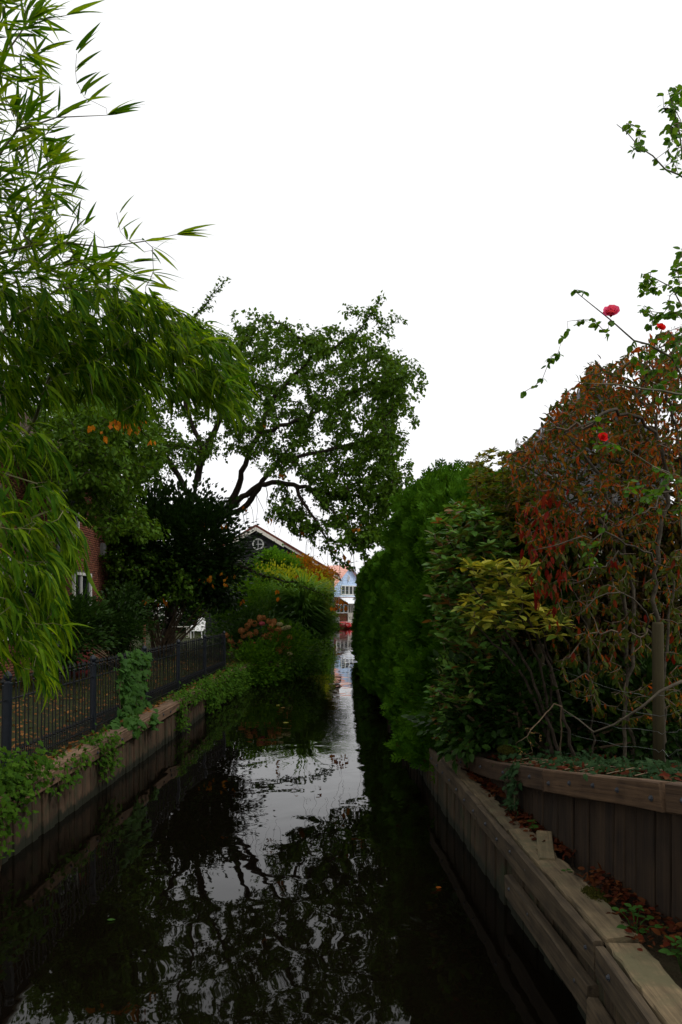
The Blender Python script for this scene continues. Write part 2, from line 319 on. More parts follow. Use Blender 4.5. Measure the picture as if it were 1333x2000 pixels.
def foliage(parent, tmpl, loc, dirs, ups, size, mat, singles=0, name='foliage', leaf='leaf'):
    """leaves in world coordinates: the ones that show largest as objects of their own, the rest joined"""
    loc, dirs, ups, size = np.array(loc, float), np.array(dirs, float), np.array(ups, float), np.array(size, float)
    if len(loc) == 0: return
    mats = frames(dirs, ups); o = np.array(off(parent)); rnd = rng.random(len(loc))
    if singles:
        app = size / loc[:, 1] + rng.random(len(loc)) * .002
        u = VPX + F * loc[:, 0] / loc[:, 1]; v = VPY - F * (loc[:, 2] - H) / loc[:, 1]
        app[(u < 0) | (u > 1333) | (v < 0) | (v > 2000)] = -1
        idx = np.argsort(-app)[:singles]
        key = (id(tmpl[0]), mat.name)
        if key not in single_cache:
            me = bpy.data.meshes.new(leaf); me.from_pydata([tuple(p) for p in tmpl[0]], [], tmpl[1]); me.materials.append(mat); single_cache[key] = me
        me = single_cache[key]
        for i in idx:
            ob = bpy.data.objects.new(leaf, me); C.objects.link(ob); ob.parent = parent
            m = Matrix([[mats[i][r][c] * size[i] for c in range(3)] + [loc[i][r] - o[r]] for r in range(3)] + [[0, 0, 0, 1]])
            ob.matrix_basis = m
        keep = np.ones(len(loc), bool); keep[idx] = False
        loc, mats, size, rnd = loc[keep], mats[keep], size[keep], rnd[keep]
    if len(loc): return link(name, scatter_mesh(name, tmpl, loc - o, mats, size, rnd), mat, parent, 'stuff')

# ---------- branching plants: a skeleton that grows from its limbs towards points in its crown
class Skel:
    def __init__(s, cap=60000): s.p = np.zeros((cap, 3)); s.par = np.full(cap, -1); s.n = 0; s.rmin = np.zeros(cap); s.twigs = []; s.limbs = []
    def node(s, p, par, rmin=0.0): i = s.n; s.p[i] = p; s.par[i] = par; s.rmin[i] = rmin; s.n += 1; return i
    def limb(s, pts, radii, start=None, step=.25, wob=.03):
        pts = [Vector(p) for p in pts]; idx = []
        if start is None: cur = s.node(pts[0], -1, radii[0]); idx.append(cur)
        else:
            d = np.linalg.norm(s.p[:s.n] - np.array(pts[0]), axis=1); cur = int(np.argmin(d)); idx.append(cur)
        for k in range(1, len(pts)):
            a, b = pts[k - 1], pts[k]
            if k == 1 and start is not None: a = Vector(s.p[cur])
            pa = pts[k - 2] if k >= 2 else a; nb = pts[k + 1] if k + 1 < len(pts) else b
            m = max(1, int((b - a).length / step))
            for j in range(1, m + 1):
                t = j / m; t2, t3 = t * t, t ** 3
                q = .5 * ((2 * a) + (b - pa) * t + (2 * pa - 5 * a + 4 * b - nb) * t2 + (3 * a - pa - 3 * b + nb) * t3)
                q = q + Vector(rng.normal(0, wob, 3)) * (0 if (j == m and k == len(pts) - 1) else 1)
                r0, r1 = radii[k - 1], radii[k]
                cur = s.node(q, cur, r0 + (r1 - r0) * t); idx.append(cur)
        s.limbs.append(idx); return idx
    def grow(s, targets, step=.2, arch=.15, sag=.0, wob=.02, minlen=.1, upto=None):
        T = np.array(targets, float)
        left = list(range(len(T)))
        d0 = np.full(len(T), 1e9); near = np.zeros(len(T), int); seen = 0
        while left:
            new = s.p[seen:s.n]
            if len(new):
                L = np.array(left)
                dd = np.linalg.norm(T[L][:, None, :] - new[None], axis=2) if len(L) * len(new) < 4e6 else None
                if dd is None:
                    for q in range(0, len(new), 500):
                        e = np.linalg.norm(T[L][:, None, :] - new[None, q:q + 500], axis=2); j = e.argmin(1); m = e[np.arange(len(L)), j]
                        b = m < d0[L]; d0[L[b]] = m[b]; near[L[b]] = seen + q + j[b]
                else:
                    j = dd.argmin(1); m = dd[np.arange(len(L)), j]; b = m < d0[L]; d0[L[b]] = m[b]; near[L[b]] = seen + j[b]
                seen = s.n
            L = np.array(left); i = int(L[np.argmin(d0[L])]); left.remove(i)
            a = s.p[near[i]].copy(); t = T[i]; dist = np.linalg.norm(t - a)
            if dist < minlen: continue
            par = s.par[near[i]]
            pd = a - s.p[par] if par >= 0 else np.array([0, 0, 1.0]); pd = pd / max(np.linalg.norm(pd), 1e-6)
            c = a + pd * dist * .35 + np.array([0, 0, arch * dist])
            m = max(2, int(dist / step)); cur = int(near[i]); idx = [cur]
            for k in range(1, m + 1):
                q = k / m; w = (1 - q) ** 2 * a + 2 * q * (1 - q) * c + q * q * t
                w = w + np.array([0, 0, -sag * dist * q ** 3]) + rng.normal(0, wob, 3) * (k < m)
                cur = s.node(w, cur); idx.append(cur)
            s.twigs.append(idx)
    def tubes(s, rtip, power=2.4, nmain=7, ntwig=4):
        cnt = np.zeros(s.n); r = np.zeros(s.n)
        child = np.zeros(s.n, bool); child[s.par[:s.n][s.par[:s.n] >= 0]] = True
        acc = np.where(child, 0, rtip ** power)
        for i in range(s.n - 1, -1, -1):
            r[i] = max(acc[i] ** (1 / power), s.rmin[i]); 
            if s.par[i] >= 0: acc[s.par[i]] += acc[i]
        s.r = r; main, tw = MB(), MB()
        for idx in s.limbs: main.tube([Vector(s.p[i]) for i in idx], [r[i] if k or s.par[i] < 0 else r[idx[min(1, len(idx) - 1)]] for k, i in enumerate(idx)], nmain)
        for idx in s.twigs: tw.tube([Vector(s.p[i]) for i in idx], [min(r[i], r[idx[1]]) if k == 0 else r[i] for k, i in enumerate(idx)], ntwig)
        return main, tw
    def leaf_spots(s, frac=.7, gap=.06, limbs=False, tip=0):
        """positions and twig directions along the outer part of every twig"""
        L, D = [], []
        for idx in s.twigs + (s.limbs if limbs else []):
            p = s.p[idx]; seg = np.diff(p, axis=0); ln = np.linalg.norm(seg, axis=1); tot = ln.sum(); cum = np.concatenate([[0], np.cumsum(ln)])
            q = tot * (1 - frac) + gap * rng.random()
            while q < tot:
                j = min(np.searchsorted(cum, q) - 1, len(seg) - 1); j = max(j, 0)
                L.append(p[j] + seg[j] * (q - cum[j]) / max(ln[j], 1e-6)); D.append(seg[j] / max(ln[j], 1e-6)); q += gap * (.6 + .8 * rng.random())
            for _ in range(tip): L.append(p[-1]); D.append(seg[-1] / max(ln[-1], 1e-6))
        return np.array(L), np.array(D)
def rand_dirs(n):
    v = rng.normal(0, 1, (n, 3)); return v / np.linalg.norm(v, axis=1, keepdims=True)
def in_poly(u, v, poly):
    c = np.zeros(len(u), bool); j = len(poly) - 1
    for i in range(len(poly)):
        xi, yi = poly[i]; xj, yj = poly[j]
        c ^= ((yi > v) != (yj > v)) & (u < (xj - xi) * (v - yi) / (yj - yi + 1e-9) + xi); j = i
    return c
def poly_points(poly, n, y0, y1):
    """points in a crown whose outline, seen from the bridge, is poly, and whose depth is y0 to y1"""
    a = np.array(poly, float); lo, hi = a.min(0), a.max(0); out = []
    while len(out) < n:
        u = rng.uniform(lo[0], hi[0], n * 2); v = rng.uniform(lo[1], hi[1], n * 2); k = in_poly(u, v, poly)
        for uu, vv in zip(u[k], v[k]): out.append(P(uu, vv, y0 + (y1 - y0) * rng.random()))
    return np.array([tuple(p) for p in out[:n]])
def jit(pt, s): return Vector(pt) + Vector(rng.normal(0, s, 3))
UP = np.array([0, 0, 1.0])
T_DIA, T_DIAW, T_OVAL, T_OVALN, T_OVALR = t_diamond(), t_diamond(.34), t_oval(), t_oval(.19, .04, .3), t_oval(.34, .04, .12)
T_BAM, T_BAM2, T_LOBE, T_SPRAY, T_BLADE, T_BLADE2 = t_bamboo(.055, .14), t_bamboo(.062, .5), t_lobed(), t_spray(), t_blade(), t_blade(.018, .9)

# ------------------------------------------------------------------ setting: water, banks
LB = ([-3, 4, 20, 28, 40, 60, 80], [-3.37, -3.37, -3.37, -3.22, -2.75, -2.2, -1.9])            # left water edge X over Y
RB = ([-3, 3.5, 5, 6.4, 9.9, 14.6, 20, 33, 44], [1.42, 1.41, 1.40, 1.29, 1.08, .92, .82, .55, .5])
UW = ([-3, 3.2, 4.0, 4.7, 6.2, 8.05, 9.8, 11], [3.6, 2.9, 2.25, 1.86, 1.62, 1.48, 1.30, 1.22])   # upper right wall
UZ = ([-3, 3.2, 4.7, 6.2, 8.05, 9.8, 12], [1.6, 1.55, 1.42, 1.17, .88, .68, .64])
lb = lambda y: float(np.interp(y, *LB)); rb = lambda y: float(np.interp(y, *RB)); uw = lambda y: float(np.interp(y, *UW)); uz = lambda y: float(np.interp(y, *UZ))

def water_mat():
    m, n, l, b = newmat('canal_water')
    b.inputs['Base Color'].default_value = (.0025, .0018, .001, 1); b.inputs['Roughness'].default_value = .015; b.inputs['IOR'].default_value = 1.33; b.inputs['Specular IOR Level'].default_value = .36
    tc = n.new('ShaderNodeTexCoord')
    def nz(sc, det, stretch):
        mp = n.new('ShaderNodeMapping'); mp.inputs['Scale'].default_value = stretch; l.new(tc.outputs['Object'], mp.inputs[0])
        q = n.new('ShaderNodeTexNoise'); q.inputs['Scale'].default_value = sc; q.inputs['Detail'].default_value = det; q.inputs['Roughness'].default_value = .45
        q.inputs['Distortion'].default_value = .6; l.new(mp.outputs[0], q.inputs['Vector']); return q
    a, c = nz(.9, 2, (1, .8, 1)), nz(3.2, 2, (1, .75, 1))
    s = n.new('ShaderNodeMath'); s.operation = 'MULTIPLY_ADD'; s.inputs[1].default_value = .14; l.new(c.outputs[0], s.inputs[0]); l.new(a.outputs[0], s.inputs[2])
    bp = n.new('ShaderNodeBump'); bp.inputs['Strength'].default_value = 1.0; bp.inputs['Distance'].default_value = .010
    l.new(s.outputs[0], bp.inputs['Height']); l.new(bp.outputs[0], b.inputs['Normal'])
    return m
w = MB(); w.add([(-300, -20, 0), (300, -20, 0), (300, 140, 0), (-300, 140, 0)], [(0, 1, 2, 3)])
tag(w.build('water', water_mat()), kind='structure')
g = MB(); g.add([(-1500, -40, -1.2), (1500, -40, -1.2), (1500, 2500, -1.2), (-1500, 2500, -1.2)], [(0, 1, 2, 3)])
tag(g.build('canal_bed', ground_mat('mud', [(.02, .016, .01), (.04, .03, .02)])), kind='structure')

ys = [-3, 4, 10, 16, 22, 28, 34, 40, 50, 60, 70, 78]
g = MB(); vs_ = []
for y in ys:
    x = lb(y) - .10; vs_ += [(x, y, -1.1), (x, y, .62), (x - 1.8, y, .72), (-14, y, .78), (-300, y, .8)]
g.add(vs_, [(5 * i + k, 5 * i + k + 1, 5 * i + k + 6, 5 * i + k + 5) for i in range(len(ys) - 1) for k in range(4)] + [tuple(5 * (len(ys) - 1) + k for k in range(5))])
lawn = g.build('left_bank', ground_mat('lawn_ground', [(.018, .016, .008, .3), (.024, .03, .01, .5), (.04, .028, .012, .7)])); tag(lawn, kind='structure')
g = MB(); vs_ = []; ys = [-3, 2, 3.2, 4, 4.7, 5.5, 6.2, 7, 8.05, 9, 9.8, 12, 16, 20, 26, 33, 44]
for y in ys:
    xl, xu = rb(y) + .09, max(uw(y) + .06, rb(y) + .14); vs_ += [(xl, y, -1.1), (xl, y, .50), (xu, y, .52), (xu + .02, y, uz(y) - .05), (8, y, uz(y) - .03), (300, y, .9)]
g.add(vs_, [(6 * i + k + 6, 6 * i + k + 7, 6 * i + k + 1, 6 * i + k) for i in range(len(ys) - 1) for k in range(5)] + [tuple(6 * (len(ys) - 1) + k for k in range(6))])
tag(g.build('right_bank', ground_mat('bank_soil', [(.02, .016, .01, .3), (.035, .025, .014, .5), (.03, .032, .012, .7)])), kind='structure')
g = MB(); g.prism([(-400, 93, -1.1), (400, 93, -1.1), (400, 93, .62), (-400, 93, .62)], (0, 1500, 0))
tag(g.build('far_bank', plain_mat('quay_paving', (.16, .15, .13), .9)), kind='structure')

# ------------------------------------------------------------------ timber walls
def beam_obj(name, a, b, w, h, mat, parent, skew=0.0, ragged=0.0):
    """a timber between two points, local X along it, with slightly uneven arrises"""
    a, b = Vector(a), Vector(b); L = (b - a).length; d = (b - a).normalized(); s = Vector((0, 0, 1)).cross(d).normalized(); n = d.cross(s)
    nseg = max(2, int(L / (.25 if not ragged else .07))); v, f = [], []; c = .008
    prof = [(-w / 2 + c, -h / 2), (w / 2 - c, -h / 2), (w / 2, -h / 2 + c), (w / 2, h / 2 - c), (w / 2 - c, h / 2), (-w / 2 + c, h / 2), (-w / 2, h / 2 - c), (-w / 2, -h / 2 + c)]
    for i in range(nseg + 1):
        x = -L / 2 + L * i / nseg
        e0 = random.uniform(-ragged, ragged * .3) if random.random() < .5 else 0.0; e1 = random.uniform(-ragged * .25, .1 * ragged)
        for (py, pz) in prof: v.append((x + skew * py, py + random.uniform(-.004, .004) + (-e0 if py < 0 else e1), pz + random.uniform(-.004, .004)))
    for i in range(nseg): f += [(8 * i + k, 8 * i + (k + 1) % 8, 8 * i + 8 + (k + 1) % 8, 8 * i + 8 + k) for k in range(8)]
    f += [tuple(range(8))[::-1], tuple(range(8 * nseg, 8 * nseg + 8))]
    me = bpy.data.meshes.new(name); me.from_pydata(v, [], f); me.update()
    o = link(name, me, mat, parent)
    o.matrix_basis = Matrix.Translation((a + b) / 2 - off(parent)) @ Matrix((d, s, n)).transposed().to_4x4()
    return o
plank_meshes = {}
def plank_mesh(w, t, h, k):
    key = (w, t, h, k)
    if key not in plank_meshes:
        v, f = [], []
        nz_ = 4
        for i in range(nz_ + 1):
            z = h * i / nz_; j = random.uniform(-.004, .004)
            v += [(-w / 2 + .006, -t / 2 + j, z), (-w / 2, -t / 2 + .008 + j, z), (-w / 2, t / 2, z), (w / 2, t / 2, z), (w / 2, -t / 2 + .008 + j, z), (w / 2 - .006, -t / 2 + j, z)]
        for i in range(nz_): f += [(6 * i + q, 6 * i + (q + 1) % 6, 6 * i + 6 + (q + 1) % 6, 6 * i + 6 + q) for q in range(6)]
        f += [tuple(range(6)), tuple(range(6 * nz_, 6 * nz_ + 6))[::-1]]
        me = bpy.data.meshes.new('plank'); me.from_pydata(v, [], [q[::-1] for q in f]); me.update(); plank_meshes[key] = me
    return plank_meshes[key]
def plank_row(parent, fx, y0, y1, pitch, z0, ztop, mat, side, lean=0.0, tj=.012):
    """planks driven side by side along x = fx(y); the face with the eased edges looks to side (-1 left, +1 right)"""
    y = y0; k = 0
    while y < y1:
        wd = pitch * random.choice([.92, 1.0, 1.08]); x0, x1 = fx(y), fx(y + wd); d = Vector((x1 - x0, wd, 0)); L = d.length; d.normalize()
        h = max(.2, ztop(y) - z0 + random.uniform(-.012, .006))
        me = plank_mesh(round(wd, 3), .04, round(h / .04) * .04, k % 3)
        o = link('plank', me, mat, parent)
        nrm = Vector((d.y, -d.x, 0)) * (1 if side > 0 else -1)         # outward
        ax = Vector((0, 0, 1)).cross(nrm) * -1
        rot = Matrix((ax, -nrm, Vector((0, 0, 1)))).transposed().to_4x4()
        o.matrix_basis = Matrix.Translation(Vector(((x0 + x1) / 2, y + wd / 2, z0)) + nrm * random.uniform(-.006, tj) - off(parent)) @ rot @ Matrix.Rotation(R(random.uniform(-.7, .7)) + lean, 4, 'Y') @ Matrix.Scale(.97, 4, (1, 0, 0))
        y += wd; k += 1
bolt_me = None
def bolt(parent, p, nrm, r=.016):
    global bolt_me
    if bolt_me is None:
        b = MB(); b.lathe((0, 0, 0), [(.0225, 0), (.022, .005), (.015, .007), (.0145, .016), (.006, .02)], 8); bolt_me = b.mesh('bolt', smooth=False); bolt_me.materials.append(M['bolt'])
    o = link('bolt', bolt_me, None, parent); o.location = Vector(p) - off(parent); o.rotation_euler = Vector(nrm).to_track_quat('Z', 'Y').to_euler(); s = r / .016; o.scale = (s, s, s)

wl_ = empty('retaining_wall', (-3.37, 16, 0), 'weathered timber retaining wall below the iron fence on the left bank', 'retaining wall')
plank_row(wl_, lb, 4.2, 32, .155, -.55, lambda y: .57, M['plank_left'], 1, 0, .022)
y = 4.6
for L in (2.7, 2.6, 3.0, 2.8, 3.2, 3.0, 3.0, 3.5):
    a, b = Vector((lb(y) + .055, y + .01, .565)), Vector((lb(y + L) + .055, y + L - .01, .565)); dz = random.uniform(-.012, .012)
    beam_obj('cap_beam', a + Vector((0, 0, dz)), b + Vector((0, 0, -dz)), .05, .15, M['beam_left'], wl_)
    beam_obj('cap_board', a + Vector((-.12, 0, .083 + dz)), b + Vector((-.12, 0, .083 - dz)), .25, .035, M['beam_left'], wl_)
    for q in np.arange(.3, L, .55): bolt(wl_, a + (b - a) * (q / L) + Vector((.026, 0, random.uniform(-.02, .02))), (1, 0, 0))
    y += L

# right: low wall along the water, with a front rail, a cap and a rubbing strip
wr = empty('retaining_wall', (1.2, 10, 0), 'low grey timber retaining wall along the water on the right', 'retaining wall')
plank_row(wr, rb, 2.4, 42, .17, -.55, lambda y: .53, M['plank'], -1, 0, .022)
for (y0, y1, dx, dz) in ((2.3, 4.34, -.055, -.01), (4.38, 7.4, -.05, .0), (7.42, 10.5, -.048, .004)):
    beam_obj('front_rail', (rb(y0) + dx, y0, .52 + dz), (rb(y1) + dx, y1, .52 + dz), .055, .17, M['beam'], wr)
    for q in np.arange(y0 + .12, y1, .42): bolt(wr, (rb(q) + dx - .029, q, .52 + dz + random.uniform(-.03, .03)), (-1, 0, 0), .013)
for (y0, y1, wd, dz, dx) in ((2.2, 4.36, .20, .0, .085), (4.40, 6.55, .21, .022, .09), (6.58, 8.3, .17, .006, .075), (8.32, 9.8, .15, .0, .07)):
    beam_obj('cap_board', (rb(y0) + dx, y0, .575 + dz), (rb(y1) + dx, y1, .575 + dz), wd, .05, M['beam_top'], wr, random.uniform(-.2, .2), .045)
for (y0, y1, z, dx) in ((4.45, 6.3, .24, -.06), (2.2, 4.40, .20, -.075)):
    beam_obj('rubbing_strip', (rb(y0) + dx, y0, z), (rb(y1) + dx, y1, z), .07, .17, M['beam'], wr)
    for q in np.arange(y0 + .2, y1, .5): bolt(wr, (rb(q) + dx - .037, q, z + .02), (-1, 0, 0), .013)
# right: upper wall, rising towards the bridge
wu = empty('retaining_wall', (1.6, 7, .5), 'upper brown timber retaining wall with thick bolted rail holding the shrub bed', 'retaining wall')
plank_row(wu, uw, 3.3, 9.7, .125, .30, lambda y: uz(y) - .05, M['plank_dark'], -1, 0, .016)
pts = [3.25, 4.62, 6.3, 8.0, 9.75]
for i in range(4):
    y0, y1 = pts[i] + .012, pts[i + 1] - .012
    a, b = Vector((uw(y0) - .055, y0, uz(y0) - .085)), Vector((uw(y1) - .055, y1, uz(y1) - .085))
    beam_obj('rail', a, b, .10, .17, M['beam_brown'], wu, .25)
    d = (b - a).normalized(); nrm = Vector((-d.y, d.x, 0))
    for q in ((.06, .94, .5, .3, .72) if i < 2 else (.2, .7)): bolt(wu, a + (b - a) * q + nrm * .052 + Vector((0, 0, random.uniform(-.02, .02))), nrm, .014)
lo = empty('loose_board', (1.42, 6.0, .60), 'short broken board lying on the ledge among red leaves', 'board')
o = beam_obj('board', (1.40, 5.72, .622), (1.52, 6.32, .655), .12, .028, M['beam_top'], lo)

# ------------------------------------------------------------------ iron fence on the left bank
FX = lambda y: lb(y) - .30
fe = empty('iron_fence', (-3.67, 8.4, .66), 'blue black iron fence with spear pickets along the left bank', 'fence')
posts = [5.7, 8.4, 11.2, 14.0, 16.6, 19.6, 22.4]
pm = MB(); pm.box((0, 0, .5), (.07, .07, 1.0)); pm.box((0, 0, 1.008), (.084, .084, .016)); pm.lathe((0, 0, 1.016), [(.03, 0), (.024, .02), (.045, .05), (.048, .075), (.03, .105), (.008, .125)], 8)
pm_me = pm.mesh('post'); pm_me.materials.append(M['iron_post'])
pk = MB(); pk.tube([(0, 0, 0), (0, 0, .93)], .0085, 6); pk.lathe((0, 0, .93), [(.009, 0), (.016, .012), (.006, .024), (.019, .05), (.002, .10)], 6)
pk_me = pk.mesh('picket'); pk_me.materials.append(M['iron'])
ps = MB(); ps.tube([(0, 0, 0), (0, 0, .17)], .0075, 6); ps.lathe((0, 0, .17), [(.008, 0), (.014, .01), (.005, .02), (.017, .04), (.002, .085)], 6)
ps_me = ps.mesh('short_picket'); ps_me.materials.append(M['iron'])
for i, y in enumerate(posts):
    o = link('post', pm_me, None, fe); o.location = Vector((FX(y), y, .63)) - off(fe); o.rotation_euler = (R(random.uniform(-.8, .8)), R(random.uniform(-1, 1)), 0)
    if i + 1 < len(posts):
        y1 = posts[i + 1]; n = int(round((y1 - y) / .118))
        for k in range(1, n):
            q = y + (y1 - y) * k / n
            o = link('picket', pk_me, None, fe); o.location = Vector((FX(q), q, .68)) - off(fe); o.rotation_euler = (R(random.uniform(-.8, .8)), R(random.uniform(-.8, .8)), 0)
        for k in range(n):
            q = y + (y1 - y) * (k + .5) / n
            o = link('short_picket', ps_me, None, fe); o.location = Vector((FX(q), q, .68)) - off(fe)
        for z in (.75, 1.46):
            r_ = MB(); r_.box(((FX(y) + FX(y1)) / 2, (y + y1) / 2, z), (.028, y1 - y - .08, .012)); r_.build('rail', M['iron'], fe)

# ------------------------------------------------------------------ buildings
# brick house on the left
def brick_mat():
    m, n, l, b = newmat('brick')
    at = n.new('ShaderNodeAttribute'); at.attribute_name = 'rnd'
    r = ramp(n, [(.15, .045, .022), (.22, .075, .035), (.18, .055, .028), (.11, .035, .02)]); l.new(at.outputs['Fac'], r.inputs[0]); l.new(r.outputs[0], b.inputs['Base Color']); b.inputs['Roughness'].default_value = .9
    return m
M['brick'] = brick_mat(); M['mortar'] = plain_mat('mortar', (.10, .085, .07), .95); M['white'] = plain_mat('white_paint', (.68, .68, .64), .5, .3, .08, 6)
M['glass'] = plain_mat('dark_glass', (.012, .014, .016), .06, .5, .3, 2); M['tile'] = plain_mat('roof_tile', (.17, .05, .03), .8, .2, .35, 5)
bh = empty('brick_house', (-8, 20, .78), 'red brick house with white framed windows behind the bamboo', 'house')
HX, HY0, HY1, HZ = -8.0, 9.0, 26.2, 6.4
m = MB(); m.box(((HX - 8) / 2 - 4, (HY0 + HY1) / 2, (HZ + .6) / 2), (8.0, HY1 - HY0, HZ - .6)); m.build('wall', M['mortar'], bh)
wins = [(22.6, 24.1, 1.95, 3.45), (17.9, 20.9, 1.75, 3.6), (13.0, 15.0, 1.75, 3.6), (21.4, 23.0, 4.5, 5.7)]
bl = [];
for j in range(int((HZ - .75) / .0665)):
    z = .80 + j * .0665
    for i in range(int((HY1 - 14.0) / .22) + 1):
        y = 14.0 + i * .22 + (.11 if j % 2 else 0) + .105
        if y > HY1 - .09: continue
        if any(a - .1 < y < b + .1 and c - .05 < z < d + .03 for a, b, c, d in wins): continue
        bl.append((HX + .004 + rng.uniform(-.003, .004), y, z + .03))
for j in range(int((HZ - .75) / .0665)):      # the gable end
    for i in range(14): bl.append((HX - .11 - i * .22 - (.11 if j % 2 else 0), HY1 + .004, .83 + j * .0665))
bl = np.array(bl); bt = MB(); bt.box((0, 0, 0), (.03, .205, .056)); tb = (np.array(bt.v), bt.f)
nb = len(bl); dd = np.tile([0, 1.0, 0], (nb, 1)); dd[bl[:, 1] > HY1] = (1.0, 0, 0)
me = scatter_mesh('bricks', tb, bl - np.array(off(bh)), frames(dd, np.tile(UP, (nb, 1))), np.ones(nb), rng.random(nb)); link('bricks', me, M['brick'], bh, 'stuff')
for (a, b, c, d) in wins:
    fr = MB()
    for (yy, zz, sy, sz) in (((a + b) / 2, d - .04, b - a, .08), ((a + b) / 2, c + .04, b - a, .08), (a + .04, (c + d) / 2, .08, d - c - .165), (b - .04, (c + d) / 2, .08, d - c - .165)): fr.box((HX + .03, yy, zz), (.09, sy, sz))
    fr.box((HX + .028, (a + b) / 2 - .1, (c + d) / 2), (.07, .06, d - c - .165))
    wo_ = fr.build('window', M['white'], bh)
    p_ = MB(); p_.box((HX + .01, (a + b) / 2, (c + d) / 2), (.02, b - a - .17, d - c - .17)); p_.build('pane', M['glass'], wo_)
    s_ = MB(); s_.box((HX + .06, (a + b) / 2, c - .035), (.18, b - a + .12, .06)); s_.build('sill', M['white'], wo_)
    for k in range(int((d - c - .2) / .06)):      # blind slats behind the glass, read as slats in front of dark room
        pass
rf = MB(); rf.prism([(HX + .5, HY0 - .4, HZ - .15), (HX + .5, HY0 - .4, HZ), (-12, HY0 - .4, HZ + 3.3), (-16.6, HY0 - .4, HZ), (-16.6, HY0 - .4, HZ - .15), (-12, HY0 - .4, HZ + 3.1)], (0, HY1 - HY0 + .8, 0))
rf.build('roof', plain_mat('dark_roof_tile', (.05, .025, .018), .8, .2, .35, 5), bh)
gt = MB(); gt.tube([(HX + .55, HY0, HZ - .12), (HX + .55, HY1 + .3, HZ - .12)], .06, 8); gt.build('gutter', M['white'], bh)
vb = MB(); vb.box((HX + .06, 25.2, 4.25), (.12, .32, .42)); vt = vb.build('vent_box', plain_mat('grey_plastic', (.2, .2, .19), .6), bh)
dp = MB(); dp.tube([(HX + .07, 20.95 + .4, .8), (HX + .07, 21.35, HZ - .15)], .045, 8); dp.build('downpipe', plain_mat('zinc', (.25, .26, .26), .5), bh)

# (garden trees follow further down)
# dark barn with round window
bar = empty('barn', (-8.7, 72, .7), 'black weatherboarded barn gable with round white window and tiled roof', 'barn')
bx, by, az, ez, hw = -8.73, 72.0, 9.65, 5.38, 7.2
M['black_board'] = wood_mat('black_board', (.010, .010, .012), (.026, .026, .030), 0, 3, .7, .4)
M['barge'] = plain_mat('cream_paint', (.62, .58, .50), .6, .3, .1)
m = MB(); m.prism([(bx - hw + .5, by + .1, .6), (bx + hw - .5, by + .1, .6), (bx + hw - .5, by + .1, ez + .1), (bx, by + .1, az - .25), (bx - hw + .5, by + .1, ez + .1)], (0, 14, 0)); m.build('wall', M['black_board'], bar)
z = .8
while z < az - .5:
    half = hw - .5 if z + .2 < ez + .1 else (az - .3 - z - .2) / (az - .3 - ez) * (hw - .5)
    if half > .2:
        o = beam_obj('board', (bx - half, by + .075, z + .1), (bx + half, by + .075, z + .1), .03, .215, M['black_board'], bar); o.rotation_euler.rotate_axis('X', R(4))
    z += .2
for s in (-1, 1):
    r_ = MB(); sl = (az - ez) / hw
    top = [Vector((bx, by - .7, az + .12)), Vector((bx + s * (hw + .3), by - .7, ez - .3 * sl + .12))]
    q = [top[0], top[1], top[1] - Vector((0, 0, .16)), top[0] - Vector((0, 0, .16))]
    r_.prism(q if s > 0 else q[::-1], (0, 15, 0)); rr = r_.build('roof', M['tile'], bar)
    b_ = MB(); up1 = bx + s * 2.5
    zz = lambda x: az - abs(x - bx) * sl
    q = [Vector((bx, by - .75, az - .02)), Vector((up1, by - .75, zz(up1) - .02)), Vector((up1, by - .75, zz(up1) - .38)), Vector((bx, by - .75, az - .36))]
    b_.prism(q if s > 0 else q[::-1], (0, .05, 0)); b_.build('bargeboard', M['barge'], bar)
    b_ = MB(); x2 = bx + s * (hw + .3)
    q = [Vector((up1 + s * .02, by - .60, zz(up1) - .06)), Vector((x2, by - .6, zz(x2) - .06)), Vector((x2, by - .6, zz(x2) - .26)), Vector((up1 + s * .02, by - .6, zz(up1) - .26))]
    b_.prism(q if s > 0 else q[::-1], (0, .05, 0)); b_.build('bargeboard', M['barge'], bar)
    n_t = 26                                                   # verge tiles along the gable edge
    for k in range(n_t):
        x = bx + s * (hw + .3) * (k + .5) / n_t
        t_ = MB(); ang = math.atan(sl) * s
        t_.box((x, by - .62, zz(x) + .16), ((hw + .3) / n_t / math.cos(ang) * .98, .30, .07), Matrix.Rotation(ang, 3, 'Y')); t_.build('verge_tile', M['tile'], bar)
rw = MB(); cx, cz, rr_ = bx + .12, 8.12, .47
ring = [(cx + rr_ * math.cos(t), by - .02, cz + rr_ * math.sin(t)) for t in [2 * math.pi * k / 24 for k in range(25)]]
rw.tube(ring, .075, 6); win = rw.build('round_window', M['white'], bar)
g_ = MB(); g_.prism([(cx + .45 * math.cos(2 * math.pi * k / 24), by + .0, cz + .45 * math.sin(2 * math.pi * k / 24)) for k in range(24)], (0, .03, 0)); g_.build('pane', M['glass'], win)
for (sx, sz) in ((.9, .055), (.055, .9)):
    g_ = MB(); g_.box((cx, by - .03 - (.01 if sx < .5 else 0), cz), (sx, .04, sz)); g_.build('glazing_bar', M['white'], win)
